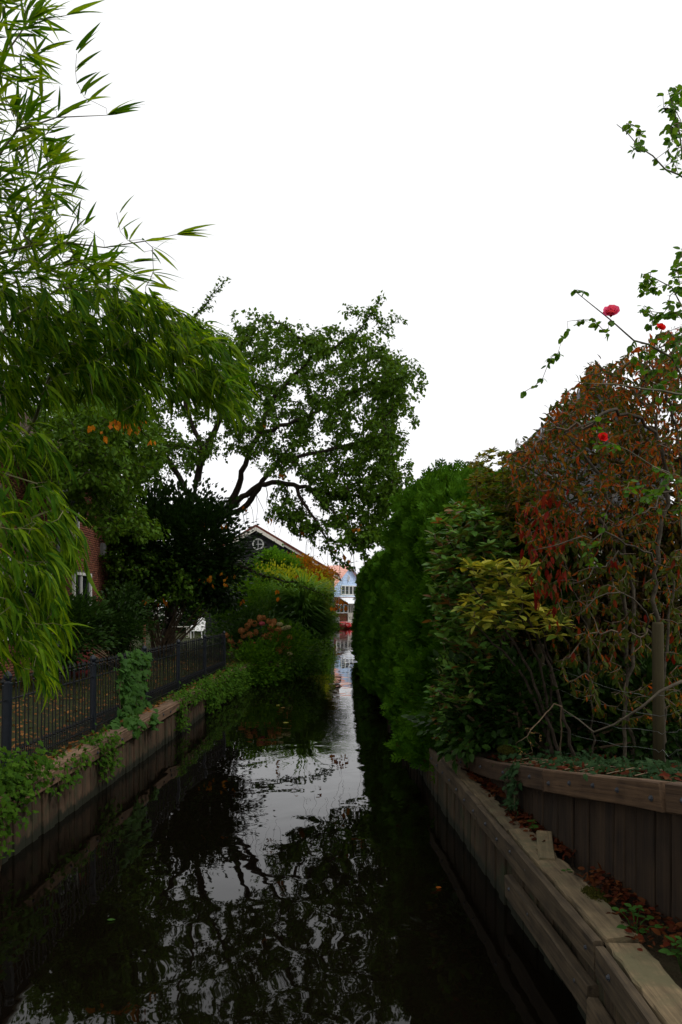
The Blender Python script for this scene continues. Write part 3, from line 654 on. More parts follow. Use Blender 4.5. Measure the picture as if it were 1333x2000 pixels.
# small grey shed in front of the barn
sh = empty('shed', P(470, 1185, 50) + Vector((0, 0, -1.6)), 'low shed with sloping grey shingle roof in front of the barn', 'shed')
sp = P(455, 1110, 50); M['shingle'] = wood_mat('grey_shingle', (.16, .14, .12), (.30, .27, .24), 0, 3, .8, .5)
m = MB(); m.box((sp.x, 51.5, 2.6), (3.6, 3, 3.6)); m.build('wall', M['black_board'], sh)
for k in range(9):
    a = Vector((sp.x - .2 + k * .24, 49.6, 5.75 - k * .16)); t_ = MB(); t_.box((a.x, 51.4, a.z), (.30, 3.8, .04), Matrix.Rotation(R(28), 3, 'Y')); t_.build('shingle_course', M['shingle'], sh)
    t_ = MB(); t_.box((2 * (sp.x - .3) - a.x, 51.4, a.z), (.30, 3.8, .04), Matrix.Rotation(R(-28), 3, 'Y')); t_.build('shingle_course', M['shingle'], sh)

# blue house across the far water; built in its own axes, then turned
TH = R(45); BC = Vector((-.56, 96.3, .62)); RZ = Matrix.Rotation(TH, 3, 'Z')
bl_ = bpy.data.objects.new('blue_house', None); C.objects.link(bl_); bl_.location = BC; bl_.rotation_euler = (0, 0, TH)
tag(bl_, 'small light blue gabled house with pink tiled roof across the far water', 'house')
def lpart(name, mb, mat, parent=None):
    return link(name, mb.mesh(name), mat, parent or bl_)
M['blue'] = plain_mat('blue_paint', (.50, .65, .88), .6, .3, .08, 4); M['paleblue'] = plain_mat('pale_blue_paint', (.62, .72, .86), .6, .3, .06)
M['pinktile'] = plain_mat('pink_tile', (.82, .45, .36), .8, .2, .18, 4); M['redbrick'] = plain_mat('dark_red_brick', (.16, .05, .035), .9, .2, .4, 8); M['awning'] = plain_mat('white_canvas', (.78, .80, .82), .8, .1, .05)
W_, EZ_, AZ_, ML = 2.85, 4.1, 6.75, 9.0
m = MB(); m.prism([(-W_, 0, 3.0), (W_, 0, 3.0), (W_, 0, EZ_), (0, 0, AZ_), (-W_, 0, EZ_)], (0, ML, 0)); lpart('upper_wall', m, M['blue'])
m = MB(); m.box((0, ML / 2 - .1, 1.5), (2 * W_ - .05, ML, 3.0)); lpart('lower_wall', m, M['redbrick'])
m = MB()
for k in range(10): m.box((0, -.02, 3.45 + k * .32), (2 * W_ * min(1, (AZ_ - 3.6 - k * .32) / (AZ_ - EZ_)) - .15, .03, .02))
lpart('board_joint', m, M['blue'])
for s in (-1, 1):
    r_ = MB(); q = [(0, -.35, AZ_ + .14), (s * (W_ + .35), -.35, EZ_ - .33 + .14), (s * (W_ + .35), -.35, EZ_ - .33), (0, -.35, AZ_)]
    r_.prism(q if s > 0 else q[::-1], (0, ML + .7, 0)); ro = lpart('roof', r_, M['pinktile'])
    b_ = MB(); q = [(0, -.40, AZ_ + .10), (s * (W_ + .36), -.40, EZ_ - .25), (s * (W_ + .36), -.40, EZ_ - .43), (0, -.40, AZ_ - .10)]
    b_.prism(q if s > 0 else q[::-1], (0, .045, 0)); lpart('bargeboard', b_, plain_mat('grey_barge', (.20, .22, .28), .6) if s > 0 else M['pinktile'])
    for k in range(12):
        x0 = (W_ + .3) * (k + .5) / 12; t_ = MB(); t_.box((s * x0, ML / 2, AZ_ - x0 * (AZ_ - EZ_) / W_ + .19), (.3, ML + .6, .025), Matrix.Rotation(math.atan((AZ_ - EZ_) / W_) * s, 3, 'Y')); link('tile_course', t_.mesh('tile_course'), M['pinktile'], ro)
em = MB(); em.tube([(.0 + .22 * math.cos(t), -.05, 5.25 + .3 * math.sin(t)) for t in [2 * math.pi * k / 16 for k in range(17)]], .04, 5); em.box((0, -.05, 5.25), (.10, .04, .42)); em.box((0, -.06, 5.3), (.3, .03, .07)); em.box((0, -.05, 5.62), (.16, .04, .14)); lpart('gable_ornament', em, M['awning'])
def lwin(x0, x1, z0, z1, n, y=-.06):
    fr = MB(); fr.box(((x0 + x1) / 2, y, z1 - .05), (x1 - x0, .12, .10)); fr.box(((x0 + x1) / 2, y, z0 + .05), (x1 - x0, .12, .10))
    for k in range(n + 1): fr.box((x0 + .05 + (x1 - x0 - .1) * k / n, y - .003, (z0 + z1) / 2), (.10, .12, z1 - z0 - .2))
    wv = lpart('window', fr, M['white'])
    for k in range(n):
        p_ = MB(); a = x0 + .05 + (x1 - x0 - .1) * k / n; b = x0 + .05 + (x1 - x0 - .1) * (k + 1) / n
        p_.box(((a + b) / 2, y + .04, (z0 + z1) / 2), (b - a - .1, .03, z1 - z0 - .2)); link('pane', p_.mesh('pane'), M['glass'], wv)
lwin(-1.35, 1.35, 3.25, 4.40, 4)
m = MB(); m.box((.2, -.04, 3.10), (3.6, .06, .26)); lpart('pale_band', m, M['paleblue'])
m = MB(); m.prism([(-1.5, -.03, 2.95), (-1.5, -1.5, 2.25), (-1.5, -1.5, 2.18), (-1.5, -.03, 2.85)], (4.4, 0, 0)); lpart('awning', m, M['awning'])
lwin(-2.3, -.35, 1.05, 2.15, 3, -.22); lwin(.75, 2.6, 1.05, 2.15, 3, -.22)
m = MB(); m.box((.18, -.24, 1.10), (1.05, .08, 2.1)); dr = lpart('door', m, M['barge'])
m = MB()
for k, (dx, dz, sx, sz) in enumerate(((-.25, .42, .12, .1), (-.05, .46, .2, .05), (.2, .43, .16, .09), (-.2, .27, .1, .12), (.02, .24, .14, .07), (.24, .26, .18, .1), (0, .14, .5, .035))): m.box((.18 + dx, -.29, dz + .1), (sx, .012, sz))
link('lettering', m.mesh('lettering'), plain_mat('black_paint', (.015, .015, .015), .6), dr)
m = MB()
for k in range(3): m.box((-.12 + k * .3, -.285, 1.55), (.2, .012, .9))
link('pane', m.mesh('pane'), M['glass'], dr)

# quay edge: pale coping and dark piles
qy = empty('quay', (0, 92.9, 0), 'timber quay with pale coping in front of the blue house', 'quay')
m = MB(); m.box((-1, 92.75, .66), (24, .7, .14)); m.build('coping', plain_mat('pale_coping', (.42, .39, .34), .8), qy)
for k in range(30):
    x = -6.5 + k * .4; m = MB(); m.tube([(x, 92.6, -.8), (x, 92.6, .58)], .09, 7); m.build('pile', M['plank_dark'], qy)
m = MB(); m.tube([(P(646, 1, 90).x, 90, -.8), (P(646, 1, 90).x, 90, .95)], .13, 8); mp_ = m.build('mooring_post', M['barge']); mp_.location = (0, 0, 0); tag(mp_, 'pale mooring post standing in the far water at the shrubs', 'post')
m = MB(); m.lathe((P(659, 1, 94).x, 94, .62), [(.22, 0), (.26, .1), (.30, .55), (.32, .62)], 10); tub = m.build('planter_tub', plain_mat('grey_tub', (.3, .3, .3), .7)); tag(tub, 'small grey tub on the quay beside the blue house door', 'tub')
# two red boats, bows towards us
def boat(loc, rz, label, L=3.4, B=1.15, Hh=.52):
    e = bpy.data.objects.new('rowing_boat', None); C.objects.link(e); e.location = loc; e.rotation_euler = (0, 0, rz); tag(e, label, 'boat', 'red boats at the quay')
    ns, npf = 9, 9; v, f = [], []
    for i in range(ns):
        t = i / (ns - 1); w = B / 2 * math.sin(math.pi * (.06 + .62 * t)) ** .7; sheer = .16 * (2 * t - 1) ** 2; keel = -.12 + (.30 * (1 - t) ** 3)
        for j in range(npf):
            a = math.pi * j / (npf - 1); v.append((-w * math.cos(a), -L / 2 + L * t, keel + (Hh + sheer - keel) * (1 - math.sin(a) ** .7)))
    for i in range(ns - 1): f += [(i * npf + j, i * npf + j + 1, (i + 1) * npf + j + 1, (i + 1) * npf + j) for j in range(npf - 1)]
    f.append(tuple((ns - 1) * npf + j for j in range(npf)))
    me = bpy.data.meshes.new('hull'); me.from_pydata(v, [], f); me.update(); me.shade_smooth(); h = link('hull', me, M['boatred'], e)
    sm = h.modifiers.new('solid', 'SOLIDIFY'); sm.thickness = .03
    rail = MB(); rail.tube([v[i * npf] for i in range(ns - 1, -1, -1)] + [v[i * npf + npf - 1] for i in range(ns)], .03, 5); link('gunwale', rail.mesh('gunwale'), M['white'], e)
    for y in (-.5, .4, 1.1):
        t_ = MB(); t_.box((0, y, .34), (B * .8, .22, .03)); link('thwart', t_.mesh('thwart'), M['barge'], e)
M['boatred'] = plain_mat('red_hull', (.55, .012, .016), .35, .5, .1)
boat((P(676, 1, 89.5).x, 89.5, .05), R(8), 'red rowing boat moored at the quay, left one of the two')
boat((P(693, 1, 90.5).x, 90.5, .05), R(-14), 'red rowing boat moored at the quay, right one beside the hedge')

# slate hung house behind the withered shrub on the right
M['slate'] = leaf_mat('slate', [(.06, .065, .085), (.10, .10, .13), (.075, .075, .095), (.12, .115, .14)], 0, .6, .4)
hs_ = empty('slate_house', (7.0, 24, .8), 'house with steep grey slate gable behind the withered shrub', 'house')
ap = P(1163, 738, 23); ev = P(1005, 908, 23); hwid = ap.x - ev.x; slp = (ap.z - ev.z) / hwid
m = MB(); m.prism([(ap.x - hwid + .2, 23.1, .7), (ap.x + hwid - .2, 23.1, .7), (ap.x + hwid - .2, 23.1, ev.z), (ap.x, 23.1, ap.z - .2), (ap.x - hwid + .2, 23.1, ev.z)], (0, 8, 0)); m.build('wall', plain_mat('cream_render', (.30, .28, .24), .8), hs_)
sl_ = []
z = ev.z - 2.2; j = 0
while z < ap.z - .3:
    half = min(hwid - .15, (ap.z - .1 - z) / slp - .1)
    x = ap.x - half + (.1 if j % 2 else 0)
    while x < ap.x + half - .1: sl_.append((x + .1, 23.07, z + .14)); x += .2
    z += .14; j += 1
sl_ = np.array(sl_); st_ = MB(); st_.box((0, 0, 0), (.19, .014, .26), Matrix.Rotation(R(4), 3, 'X')); n_ = len(sl_)
link('slates', scatter_mesh('slates', (np.array(st_.v), st_.f), sl_ - np.array(off(hs_)), np.tile(np.eye(3), (n_, 1, 1)), np.ones(n_), rng.random(n_)), M['slate'], hs_, 'stuff')
for s in (-1, 1):
    r_ = MB(); q = [Vector((ap.x, 22.8, ap.z + .1)), Vector((ap.x + s * (hwid + .2), 22.8, ap.z + .1 - (hwid + .2) * slp)), Vector((ap.x + s * (hwid + .2), 22.8, ap.z - .1 - (hwid + .2) * slp)), Vector((ap.x, 22.8, ap.z - .1))]
    r_.prism(q if s > 0 else q[::-1], (0, 8.6, 0)); r_.build('roof', plain_mat('slate_roof', (.10, .10, .12), .6, .4), hs_)
for (x0, x1, z0, z1) in ((ap.x - .45, ap.x + .45, ap.z - 2.3, ap.z - 1.1), (ap.x - 1.6, ap.x - .3, 1.6, 3.3), (ap.x + .5, ap.x + 1.8, 1.6, 3.3)):
    fr = MB(); fr.box(((x0 + x1) / 2, 23.0, (z0 + z1) / 2), (x1 - x0, .10, z1 - z0)); wv = fr.build('window', M['white'], hs_)
    for k in (0, 1):
        p_ = MB(); p_.box((x0 + (x1 - x0) * (.27 + .46 * k), 22.95, (z0 + z1) / 2), ((x1 - x0) * .38, .03, (z1 - z0) * .84)); p_.build('pane', M['glass'], wv)
fn = MB(); fp = P(1010, 905, 23); fn.lathe((fp.x, 22.85, fp.z - .1), [(.10, 0), (.12, .12), (.05, .2), (.09, .3), (.03, .45), (.01, .75)], 8); fn.build('finial', M['slate'], hs_)

# ------------------------------------------------------------------ garden things on the left lawn
ch = empty('garden_chair', (P(386, 1, 42).x, 42, .78), 'white garden armchair standing on the far lawn under the tree', 'chair')
cx, cy = ch.location.x, 42.0; M['whiteplastic'] = plain_mat('white_plastic', (.82, .82, .80), .4, .4, .04)
m = MB()
prof = [(-.24, .40), (-.25, .55), (-.23, .85), (-.15, 1.05), (0, 1.09), (.15, 1.05), (.23, .85), (.25, .55), (.24, .40)]
rec = lambda x, z: Vector((cx + x + .06 + (z - .4) * .18, cy + .18 + (z - .4) * .28, .78 + z))
m.prism([rec(x, z) for x, z in prof], (0, .04, 0)); m.build('backrest', M['whiteplastic'], ch)
m = MB(); m.box((cx + .02, cy - .04, .78 + .40), (.50, .50, .045)); m.build('seat', M['whiteplastic'], ch)
for s in (-1, 1):
    m = MB(); m.tube([(cx + s * .28 + .06, cy + .28, 1.44), (cx + s * .29, cy + .0, 1.43), (cx + s * .28 - .02, cy - .24, 1.40)], [.025, .03, .03], 6); m.build('armrest', M['whiteplastic'], ch)
    m = MB(); m.tube([(cx + s * .28 - .02, cy - .24, 1.40), (cx + s * .29, cy - .28, .78)], .024, 6); m.build('leg', M['whiteplastic'], ch)
    m = MB(); m.tube([(cx + s * .28 + .06, cy + .28, 1.44), (cx + s * .29 + .02, cy + .36, .78)], .024, 6); m.build('leg', M['whiteplastic'], ch)
tb_ = empty('garden_table', (P(352, 1, 43).x, 43, .78), 'low pale garden table left of the white chair', 'table')
tx = tb_.location.x; m = MB(); m.box((tx, 43, .78 + .58), (.95, .6, .04)); m.build('table_top', plain_mat('pale_wood', (.35, .34, .29), .7), tb_)
for sx in (-1, 1):
    for sy in (-1, 1): m = MB(); m.box((tx + sx * .42, 43 + sy * .25, .78 + .28), (.05, .05, .56)); m.build('leg', M['barge'], tb_)
bn = empty('rain_barrel', (P(150, 1, 19).x, 19, .78), 'dark red rain barrel by the brick house wall', 'barrel')
m = MB(); m.lathe((bn.location.x, 19, .76), [(.24, 0), (.29, .15), (.31, .4), (.29, .7), (.26, .82)], 16); m.build('body', plain_mat('dark_red', (.10, .012, .012), .6), bn, smooth=True)
m = MB()
for z in (.2, .62): m.lathe((bn.location.x, 19, .76 + z), [(.305, 0), (.315, .02), (.305, .04)], 16)
m.build('hoop', M['iron'], bn); m = MB(); m.lathe((bn.location.x, 19, 1.585), [(.27, 0), (.26, .03), (.05, .05)], 16); m.build('lid', M['iron'], bn)
m = MB(); q = P(281, 1, 22.5); m.tube([(q.x, 22.5, .7), (q.x + .02, 22.5, 1.95)], [.05, .045], 7); so = m.build('wooden_stake', wood_mat('red_stake', (.11, .045, .025), (.2, .085, .05))); tag(so, 'short reddish brown stake standing in the garden behind the fence', 'stake')

# lawn grass and fallen leaves
n = 16000; yy = 5.5 + 30 * rng.random(n) ** 1.3; xx = np.array([lb(q) for q in yy]) - .15 - 6 * rng.random(n) ** 1.4
lo_ = np.stack([xx, yy, np.interp(np.array([lb(q) for q in yy]) - xx, [0, .1, 1.9, 6], [.6, .61, .705, .74])], 1); d = rand_dirs(n) * .5 + UP
gr = scatter_mesh('grass', T_BLADE, lo_, frames(d, rand_dirs(n)), rng.uniform(.05, .14, n) * (1 + (yy > 14)), rng.random(n)); tag(link('grass', gr, M['lawn']), 'short patchy lawn grass behind the iron fence', 'grass', kind='stuff')
n = 5200; yy = 5.5 + 26 * rng.random(n) ** 1.5; xx = np.array([lb(q) for q in yy]) - .12 - 5 * rng.random(n) ** 1.6
lo_ = np.stack([xx, yy, np.interp(np.array([lb(q) for q in yy]) - xx, [0, .1, 1.9, 6], [.68, .66, .735, .77]) + .02 * rng.random(n)], 1); d = rand_dirs(n); d[:, 2] *= .25
tag(link('fallen_leaves', scatter_mesh('fallen_leaves', T_DIAW, lo_, frames(d, UP + .5 * rand_dirs(n)), rng.uniform(.06, .11, n), rng.random(n)), M['lawnlitter']), 'dry brown fallen leaves scattered on the lawn', 'leaves', kind='stuff')

# ------------------------------------------------------------------ blob shrubs: clumps of leaves round an uneven body
def blob_shrub(name, label, cat, blobs, tmpl, lsize, count, mat, base=None, clumps=60, up=.35, jitter=.35, stem=True, group=None, singles=0, spread=.16, root=None, outward=.8, zmin=.02):
    c0 = Vector(blobs[0][0])
    e = root or empty(name, base or (c0.x, c0.y, .76), label, cat, group)
    tot = sum((b[1][0] * b[1][2]) for b in blobs); loc, dr = [], []
    for (c, r) in blobs:
        c, r = np.array(c, float), np.array(r, float); k = int(count * r[0] * r[2] / tot); nc = max(6, int(clumps * r[0] * r[2] / tot))
        cd = rand_dirs(nc); cp = c + cd * r * rng.uniform(.62, 1.05, (nc, 1))
        w = rng.integers(0, nc, k); s = spread * r.mean() * 2.2
        p = cp[w] + rng.normal(0, 1, (k, 3)) * s * np.array([1, 1, .6]); o = cd[w] * outward + (p - cp[w]) / s * .4 + rand_dirs(k) * jitter + UP * up
        loc.append(p); dr.append(o)
    loc, dr = np.concatenate(loc), np.concatenate(dr); k = loc[:, 2] > zmin; loc, dr = loc[k], dr[k]; n = len(loc)
    foliage(e, tmpl, loc, dr, UP + .7 * rand_dirs(n), lsize * rng.uniform(.65, 1.25, n), mat, singles)
    if stem:
        m = MB(); b0 = Vector(e.location)
        for (c, r) in blobs:
            for k in range(5):
                t = Vector(c) + Vector(rng.normal(0, .45, 3) * np.array(r)); a = b0 + Vector(rng.normal(0, .12, 3)) * 1; a.z = b0.z - .05
                m.tube([a, a.lerp(t, .5) + Vector(rng.normal(0, .1, 3)), t], [.03, .02, .008], 5)
        m.build('stem', M['twig'], e, 'stuff')
    return e

# shrubs along the left bank, near to far
blob_shrub('laurel_shrub', 'dense dark evergreen shrub under the cherry tree beside the lawn', 'shrub',
    [(P(330, 1060, 27), (2.1, 1.6, 1.5)), (P(400, 1070, 26.5), (.95, 1.0, 1.3)), (P(240, 1090, 27), (1.2, 1.2, 1.5)), (P(440, 1135, 27.5), (.8, 1.0, .7)), (P(285, 1165, 27), (.9, .9, .7))], T_DIAW, .17, 34000, M['laurel'], (-6.6, 27.3, .76), 150)
blob_shrub('laurel_shrub', 'dark bush growing against the brick house corner', 'shrub', [(P(235, 1215, 22), (.75, .8, .8)), (P(120, 1235, 17), (.7, .8, .65))], T_DIAW, .11, 11000, M['laurel'], (-6.4, 22, .76), 40)
blob_shrub('green_shrub', 'mid green shrub behind the hydrangea heads', 'shrub', [(P(505, 1205, 34), (1.9, 1.5, 1.5)), (P(462, 1215, 33), (1.0, 1.1, 1.1)), (P(550, 1195, 37), (1.1, 1.2, 1.0)), (P(455, 1150, 35), (1.3, 1.2, 1.0))], T_DIAW, .14, 20000, M['midgreen'], (-4.2, 34.5, .76), 90)
blob_shrub('green_shrub', 'dark low shrub overhanging the water under the hydrangea', 'shrub', [(P(560, 1275, 27), (.9, 1.3, .7)), (P(500, 1300, 25), (.6, 1.2, .55)), (P(600, 1262, 34), (.6, 1.5, .8))], T_DIAW, .11, 12000, M['midgreen'], (-2.6, 27, .5), 60)
blob_shrub('yellow_green_shrub', 'yellow green shrub in front of the black barn', 'shrub', [(P(540, 1143, 48), (1.7, 1.4, .8)), (P(495, 1140, 47), (.9, 1.1, .7)), (P(595, 1150, 49), (1.2, 1.3, .8)), (P(622, 1165, 50), (.6, 1.1, 1.0)), (P(560, 1175, 47), (1.5, 1.2, .9))], T_DIAW, .17, 17000, M['yellowgreen'], (-4.4, 48, .7), 120)
blob_shrub('young_maple', 'bright green feathery small tree rising before the barn gable', 'tree', [(P(545, 1105, 54), (1.0, .9, .8)), (P(528, 1092, 54), (.6, .7, .5))], T_DIAW, .2, 7000, M['brightgreen'], (-5.0, 54, .7), 60)
blob_shrub('rusty_shrub', 'rusty orange shrub under the barn roof edge', 'shrub', [(P(592, 1112, 56), (1.1, 1.1, .7)), (P(622, 1124, 57), (.8, 1.1, .6)), (P(570, 1112, 56), (.8, .9, .7))], T_DIAW, .17, 8000, M['rusty'], (-3.2, 56, .7), 70)
blob_shrub('waterside_shrub', 'dark green shrub at the end of the left bank beside the blue house', 'shrub', [(P(620, 1200, 58), (.9, 1.4, 1.2)), (P(625, 1232, 57), (.65, 1.3, 1.0)), (P(634, 1185, 62), (.5, .8, 1.0)), (P(605, 1225, 52), (.8, 1.5, 1.3))], T_DIAW, .17, 11000, M['midgreen'], (-2.3, 58, .5), 70)

blob_shrub('garden_hedge', 'dark hedge closing the garden behind the white chair', 'shrub', [(P(330, 1180, 52), (2.6, 1.0, 1.7)), (P(250, 1180, 52), (2.4, 1.0, 1.8)), (P(410, 1185, 52), (2.0, 1.0, 1.6)), (P(160, 1170, 50), (2.6, 1.0, 2.0))], T_DIAW, .30, 12000, M['laurel'], (-11, 52, .76), 120)
tt = blob_shrub('garden_tree', 'tall dark tree behind the brick house, seen through the bamboo', 'tree', [((-12.2, 31, 10.2), (3.0, 2.4, 2.6)), ((-10.2, 30.5, 8.6), (1.6, 1.6, 2.0)), ((-14, 31, 8.5), (2.2, 2, 2.2)), ((-9.6, 30, 6.4), (1.3, 1.3, 1.6))], T_DIAW, .22, 15000, M['cherry'], (-12, 31, .76), 150, stem=False)
m = MB(); m.tube([(-12, 31, .6), (-12.1, 31, 4), (-11.9, 31, 7), (-12.2, 31, 10.5)], [.28, .22, .16, .05], 8)
for q in ((-10.2, 30.5, 8.6), (-14, 31, 8.5), (-9.6, 30, 6.6), (-11, 32, 11)): m.tube([(-12.05, 31, 4.5), ((-12 + q[0]) / 2, 31, (5.5 + q[2]) / 2), q], [.12, .08, .03], 6)
m.build('trunk', M['bark'], tt)
# weeping grass clump
e = empty('ornamental_grass', (P(592, 1, 32).x, 32, .66), 'weeping pale green grass clump overhanging the canal', 'grass clump')
n = 5000; b = np.array([e.location.x, 32, .9]); az_ = rng.uniform(0, 2 * math.pi, n)
lo_ = b + np.stack([np.cos(az_) * .5, np.sin(az_) * .5, rng.uniform(0, 2.3, n)], 1) * rng.random((n, 1)) ** .5; sp_ = rng.uniform(.25, 1.0, n)
d = np.stack([np.cos(az_) * sp_, np.sin(az_) * sp_, np.ones(n)], 1)
foliage(e, T_BLADE2, lo_, d, np.tile(UP, (n, 1)), rng.uniform(.8, 1.7, n), M['grassblade'])

# hydrangea
hy = empty('hydrangea', (-3.35, 27.5, .74), 'hydrangea bush with brown faded flower heads at the end of the iron fence', 'shrub')
blob_shrub('', '', '', [(P(505, 1235, 28), (1.15, .9, .75)), (P(460, 1260, 27), (.8, .8, .5)), (P(545, 1255, 28.5), (.6, .8, .7))], T_OVALR, .14, 2600, M['hyd_leaf'], clumps=50, root=hy)
hm = MB(); random.seed(3)
fl, fd = [], []
k = 70
for i in range(k):
    z = 1 - 2 * (i + .5) / k; a = i * 2.39996; r = math.sqrt(max(0, 1 - z * z)); fl.append((r * math.cos(a), r * math.sin(a), z * .82))
head_me = {}
for key in ('hyd', 'hyd_pink', 'hyd_cream'):
    f_ = np.array(fl); tm = (np.array([(-.16, -.16, 0), (.16, -.16, 0), (.16, .16, 0), (-.16, .16, 0), (0, 0, -.05)], float), [(0, 1, 4), (1, 2, 4), (2, 3, 4), (3, 0, 4)])
    head_me[key] = scatter_mesh('flower_head', tm, f_ * .92, frames(np.cross(f_, rand_dirs(k)), f_), rng.uniform(.8, 1.4, k), rng.random(k)); head_me[key].materials.append(M[key])
heads = [(472, 1232), (482, 1228), (476, 1242), (490, 1215), (508, 1208), (515, 1207), (525, 1213), (533, 1217), (530, 1225), (536, 1213), (498, 1218), (484, 1222), (528, 1240), (538, 1235), (545, 1240), (540, 1250), (532, 1250), (545, 1230), (558, 1258), (562, 1253), (555, 1263), (550, 1268), (564, 1262), (546, 1270), (448, 1242), (450, 1252), (455, 1258), (470, 1254), (472, 1262), (495, 1258), (497, 1265), (514, 1250), (518, 1244), (500, 1235), (488, 1240), (466, 1270), (566, 1245), (440, 1240)]
for i, (u, v) in enumerate(heads):
    key = 'hyd'; o = link('flower_head', head_me[key], None, hy); o.location = P(u, v, 26.7 + random.uniform(-.3, .3)) - off(hy); s = random.uniform(.10, .145); o.scale = (s, s, s * .9); o.rotation_euler = (random.random() * 6, random.random() * 6, 0)
for (u, v, key) in ((512, 1218, 'hyd_pink'), (547, 1219, 'hyd_cream'), (556, 1227, 'hyd_cream'), (563, 1225, 'hyd_cream'), (566, 1277, 'hyd_cream')):
    o = link('flower_head', head_me[key], None, hy); o.location = P(u, v, 26.4) - off(hy); o.scale = (.12, .12, .09); tag(o, 'pink flower head' if key == 'hyd_pink' else 'cream flower head')

# ------------------------------------------------------------------ cherry tree over the canal
ct = empty('cherry_tree', P(325, 1270, 30), 'spreading cherry tree leaning out over the canal from the left lawn', 'tree'); ct.location.z = .76
S = Skel(90000)
base = Vector((ct.location.x, 30, .6))
S.limb([base, P(335, 1200, 29.8), P(342, 1110, 29.3), P(352, 1060, 29)], [.30, .24, .21, .19])
S.limb([P(352, 1060, 29), P(375, 980, 28.5), P(398, 890, 28), P(440, 800, 27.5), P(470, 690, 27), P(490, 640, 27)], [.16, .14, .12, .08, .05, .02], 1)
S.limb([P(352, 1060, 29), P(400, 1020, 28.5), P(440, 1005, 28), P(462, 950, 27.6), P(478, 905, 27.2), P(505, 850, 27), P(540, 770, 26.5), P(610, 700, 26), P(690, 655, 25.5), P(722, 620, 25.2), P(746, 583, 25)], [.15, .14, .13, .11, .09, .075, .06, .045, .03, .018, .006], 1)
S.limb([P(440, 1005, 28), P(482, 962, 27.3), P(520, 944, 26.8), P(572, 946, 26.2), P(625, 962, 25.6), P(690, 972, 25), P(750, 968, 24.5)], [.11, .10, .09, .075, .06, .04, .015], 1)
S.limb([P(448, 1008, 28), P(485, 985, 27.5), P(505, 955, 27), P(545, 900, 26.5), P(580, 860, 26)], [.10, .10, .09, .06, .03], 1)
S.limb([P(572, 946, 26.2), P(600, 990, 25.6), P(630, 1040, 25), P(655, 1090, 24.6), P(690, 1110, 24.3)], [.07, .05, .035, .02, .008], 1)
S.limb([P(600, 950, 26), P(650, 1000, 25), P(690, 1050, 24.5), P(722, 1100, 24)], [.05, .035, .02, .008], 1)
S.limb([P(398, 890, 28), P(340, 870, 28), P(265, 940, 27.5), P(200, 905, 27)], [.10, .10, .09, .05], 1)
S.limb([P(375, 980, 28.5), P(330, 900, 28.5), P(250, 830, 28), P(180, 860, 27.5), P(120, 840, 27)], [.10, .09, .07, .05, .03], 1)
S.limb([P(505, 850, 27), P(590, 820, 26), P(680, 770, 25.5), P(745, 738, 25), P(800, 745, 24.7)], [.08, .06, .045, .025, .008], 1)
S.limb([P(398, 890, 28), P(360, 780, 28), P(350, 680, 28), P(390, 610, 27.5), P(440, 548, 27)], [.09, .07, .05, .025, .005], 1)
S.limb([P(345, 1110, 29.3), P(400, 1095, 27.5), P(450, 1100, 26.5), P(520, 1125, 26), P(580, 1140, 25.5), P(645, 1168, 25)], [.08, .07, .055, .04, .025, .008], 1)
S.limb([P(250, 830, 28), P(220, 840, 24), P(170, 870, 20.5), P(110, 890, 18.5)], [.05, .05, .035, .02], 1)
S.limb([P(220, 840, 24), P(235, 822, 20), P(245, 812, 17.3), P(285, 815, 17.2)], [.03, .025, .015, .006], 1)
S.limb([P(345, 1110, 29.3), P(300, 1110, 27), P(230, 1130, 26), P(190, 1160, 25.5)], [.08, .06, .04, .015], 1)
S.limb([P(345, 1110, 29.3), P(340, 1140, 27), P(380, 1160, 26), P(330, 1165, 25)], [.06, .05, .03, .015], 1)
S.limb([P(545, 900, 26.5), P(640, 880, 25.8), P(720, 860, 25.2), P(785, 850, 24.8)], [.05, .04, .025, .008], 1)
crown = [(150, 660), (330, 640), (385, 610), (420, 650), (480, 640), (520, 640), (560, 655), (620, 670), (660, 672), (690, 672), (690, 715), (760, 712), (800, 720), (810, 745), (750, 765), (735, 800), (780, 790), (770, 830), (755, 850), (790, 920), (795, 950), (770, 990), (745, 1045), (700, 1050), (660, 1020), (620, 985), (590, 940), (520, 925), (470, 880), (400, 900), (350, 930), (260, 960), (170, 900), (120, 800)]
T = np.concatenate([poly_points(crown, 1250, 24, 30), poly_points([(480, 650), (690, 660), (790, 730), (780, 960), (700, 1040), (600, 930), (500, 900), (430, 800)], 420, 24, 28.5),
    poly_points([(600, 900), (770, 900), (780, 980), (740, 1055), (680, 1040), (620, 980)], 120, 23.8, 26), poly_points([(120, 800), (260, 760), (330, 880), (260, 980), (330, 1040), (200, 1060), (120, 960)], 420, 18.5, 22.5), poly_points([(60, 800), (230, 780), (260, 960), (60, 960)], 260, 17.5, 20),
    poly_points([(200, 1060), (340, 1090), (400, 1160), (350, 1180), (230, 1175), (190, 1150)], 120, 24.8, 26.5)])
tips = [(470, 640), (520, 633), (560, 643), (600, 655), (650, 648), (690, 653), (722, 618), (762, 655), (735, 690), (800, 708), (826, 742), (815, 765), (760, 770), (788, 795), (796, 842), (770, 860), (795, 905), (800, 955), (780, 980), (745, 1035), (715, 1060), (690, 1050), (640, 1020), (560, 1000), (600, 1030), (575, 1010), (805, 935), (775, 820)]
tips = [(u - max(0, (u - 690) * .32), v) for u, v in tips]
SP = np.array([tuple(P(u + random.gauss(0, 7), v + random.gauss(0, 7), yy_)) for (u, v) in tips for yy_ in ((25.0,) if v < 665 else (24.2 + random.uniform(-.3, .3), 25.2, 26.3 + random.uniform(-.3, .5)))])
S.grow(SP, .18, .12, .05, .025)
near_ = np.concatenate([S.p[idx][2:] for idx in S.twigs]); pick = near_[rng.integers(0, len(near_), 560)] + rng.normal(0, 1, (560, 3)) * np.array([.30, .32, .16])
